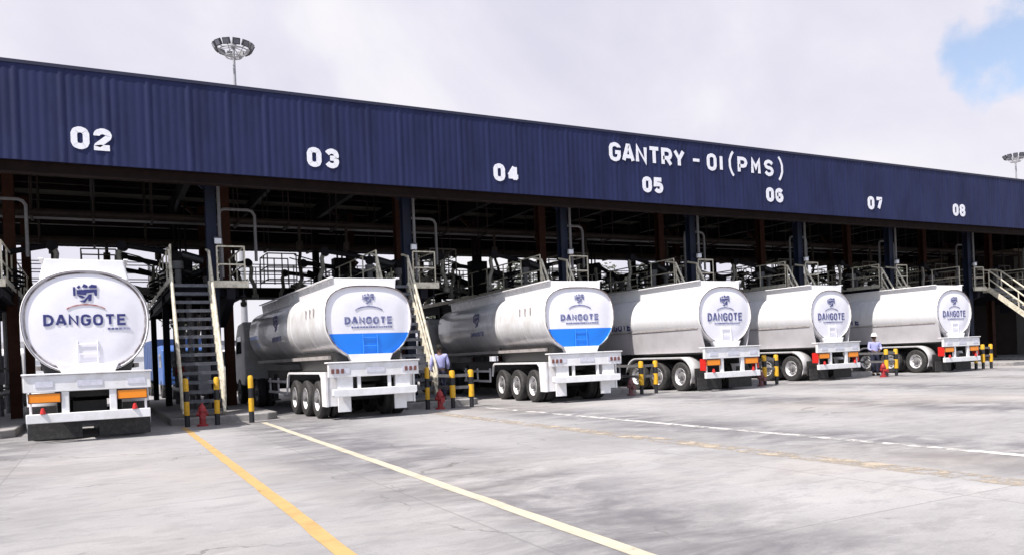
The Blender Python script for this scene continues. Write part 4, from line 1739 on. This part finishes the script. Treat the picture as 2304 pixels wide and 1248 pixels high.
# ------------------------------------------------------------------ the yard behind the gantry
def make_tree(loc, h, r, seed, label):
    rnd = random.Random(seed)
    root = thing('leafy_tree', loc, label, 'tree', 'trees behind the gantry')
    b = MB()
    top = Vector((rnd.uniform(-.3, .3), rnd.uniform(-.3, .3), h * .62))
    b.tube([(0, 0, -.1), (rnd.uniform(-.1, .1), 0, h * .25), tuple(top)], [.22, .17, .08], 10)
    tips = []
    for i in range(9):
        a = rnd.uniform(0, 2 * PI)
        z0 = h * rnd.uniform(.26, .55)
        tip = Vector((math.cos(a) * r * rnd.uniform(.5, .9), math.sin(a) * r * rnd.uniform(.5, .9), h * rnd.uniform(.5, .95)))
        b.tube([(0, 0, z0), tuple(Vector((0, 0, z0)).lerp(tip, .5) + Vector((0, 0, .3))), tuple(tip)], [.08, .05, .02], 6)
        tips.append(tip)
    b.build('trunk', BARK, root)
    b = MB()
    for i in range(20):
        t = rnd.choice(tips) + Vector((rnd.gauss(0, r * .25), rnd.gauss(0, r * .25), rnd.gauss(0, h * .08)))
        cr = r * rnd.uniform(.22, .42)
        for j in range(150):
            v = Vector((rnd.gauss(0, 1), rnd.gauss(0, 1), rnd.gauss(0, .8)))
            v = v.normalized() * cr * rnd.uniform(.3, 1.0) ** .5
            p = t + v
            s = rnd.uniform(.10, .2) * (1 + r * .12)
            u = Vector((rnd.uniform(-1, 1), rnd.uniform(-1, 1), rnd.uniform(-.5, .5))).normalized()
            w_ = u.orthogonal().normalized()
            q = [p + u * s, p + w_ * s * .45, p - u * s, p - w_ * s * .45]
            b.bm.faces.new([b.bm.verts.new(x) for x in q])
    b.build('crown', LEAF, root)
    return root


for i, (x, y, h, r, lab) in enumerate((
    (5.4, 52, 8.2, 2.0, 'green tree seen past the stair of bay 02'),
    (19.5, 50, 9.4, 2.6, 'dark tree seen through bay 04 just right of the stair'),
    (27.5, 53, 8.4, 2.9, 'dark tree seen in bay 04 left above its tanker'),
    (41.0, 55, 9.6, 3.2, 'dark tree seen in the left half of bay 05'),
    (66.0, 54, 11.4, 3.8, 'dark tree seen in the right half of bay 06'),
    (76.0, 55, 11.0, 4.2, 'dark tree seen in the left half of bay 07'),
    (99.0, 56, 12.0, 4.8, 'dark tree seen in bay 08 above the farthest tanker'),
    (112.0, 57, 13.0, 5.2, 'dark tree seen in bay 08 behind the cream stair'),
    (127.0, 58, 13.4, 5.6, 'dark tree seen at the right edge past the last stair'),
)):
    make_tree((x, y, 0), h, r, 20 + i, lab)

cr = thing('dark_backdrop_block', (60.4, 34.6, 0), 'added dark brown block with tan window frames, darkening the end past bay 08', 'building')  # building added as a dark backdrop, to darken the open right end
CRW = mat('backdrop_block_brown', (0.022, 0.014, 0.012), 0.7, wear=(0.012, 0.009, 0.009), scale=2)
CRT = mat('backdrop_block_tan', (0.16, 0.12, 0.08), 0.6, wear=(0.08, 0.06, 0.04))
b = MB()
b.box((0, 0, 3.6), (9.8, 7.0, 7.2))
b.build('wall', CRW, cr)
b = MB()
b.box((0, 0, 7.28), (10.4, 7.4, .16))
b.box((0, 0, 3.95), (10.1, 7.3, .14))
b.build('roof', CRT, cr)
for face, y0_ in (('side', -2.6), ('side', -.6), ('side', 1.4), ('front', -3.5), ('front', -1.2), ('front', 1.2)):
    b = MB()
    g2 = MB()
    if face == 'side':
        b.box((-4.93, y0_ + .5, 5.2), (.06, 1.25, 1.5))
        g2.box((-4.97, y0_ + .5, 5.2), (.04, 1.0, 1.25))
    else:
        b.box((y0_ + .5, -3.53, 5.2), (1.25, .06, 1.5))
        g2.box((y0_ + .5, -3.57, 5.2), (1.0, .04, 1.25))
    w_ = b.build('window', CRT, cr)
    g2.build('pane', GLASS, w_)

wall = thing('boundary_wall', (30, 92, 0), 'long white boundary wall behind the yard', 'wall')
b = MB()
b.box((30, 0, 1.5), (330, .25, 3.0))
b.build('panel', WALLW, wall)
b = MB()
for i in range(67):
    b.box((-134 + i * 5, -.03, 1.55), (.4, .40, 3.1))
b.box((30, 0, 3.06), (330, .45, .10))
b.build('pilasters', WALLW, wall)


def parked_lorry(x, y, rz, paint, label, boxcol):
    root = thing('parked_lorry', (x, y, 0), label, 'lorry', 'lorries parked behind the gantry', rz)
    b = MB()
    b.box((0, 1.0, 2.1), (2.45, 6.0, 2.3))
    for i in range(7):
        b.box((-1.235, -1.7 + i * .9, 2.1), (.03, .06, 2.2))
        b.box((1.235, -1.7 + i * .9, 2.1), (.03, .06, 2.2))
    b.build('load_box', boxcol, root, .03)
    b = MB()
    b.prism([(-4.3, .7), (-4.35, 1.5), (-4.05, 2.6), (-3.6, 2.85), (-2.3, 2.85), (-2.3, .7)], 'X', -1.15, 1.15)
    cab = b.build('cab', paint, root, .06)
    b = MB()
    b.prism([(-4.34, 1.62), (-4.08, 2.5), (-4.05, 2.5), (-4.29, 1.62)], 'X', -1.0, 1.0)
    for s in (-1, 1):
        b.prism([(-4.0, 1.65), (-3.8, 2.4), (-2.9, 2.4), (-2.9, 1.65)], 'X', s * 1.14, s * 1.165)
    b.build('window', GLASS, cab)
    b = MB()
    b.box((0, 0, .8), (.9, 8.2, .2))
    b.build('chassis', CHASS, root)
    for s in (-1, 1):
        for y_ in (-3.4, 1.9, 3.1):
            b = MB()
            b.lathe([(.2, -.13), (.46, -.13), (.5, -.09), (.5, .09), (.46, .13), (.28, .13), (.26, .05), (0, .06)] if s > 0 else [(.2, .13), (.46, .13), (.5, .09), (.5, -.09), (.46, -.13), (.28, -.13), (.26, -.05), (0, -.06)], (s * 1.02, y_, .5), axis='X', n=20)
            b.build('wheel', RUBBER, root)
    return root


WBOX = mat('lorry_box_white', (0.70, 0.69, 0.73), 0.5, wear=(0.4, 0.38, 0.37), scale=2)
BBOX = mat('lorry_box_blue', (0.035, 0.07, 0.19), 0.6, wear=(0.03, 0.05, 0.13), scale=2)
for x, y, rz, p, lab, bx in (
    (-4.6, 48, .1, WHITE2, 'white lorry parked behind the gantry, left of bay 02', WBOX),
    (4.0, 50, 0.05, BLUEP, 'blue box lorry parked behind the gantry, right of bay 02', BBOX),
    (7.2, 55, -.05, WHITE2, 'white box lorry parked behind the gantry, seen through bay 03', WBOX),
):
    parked_lorry(x, y, rz, p, lab, bx)
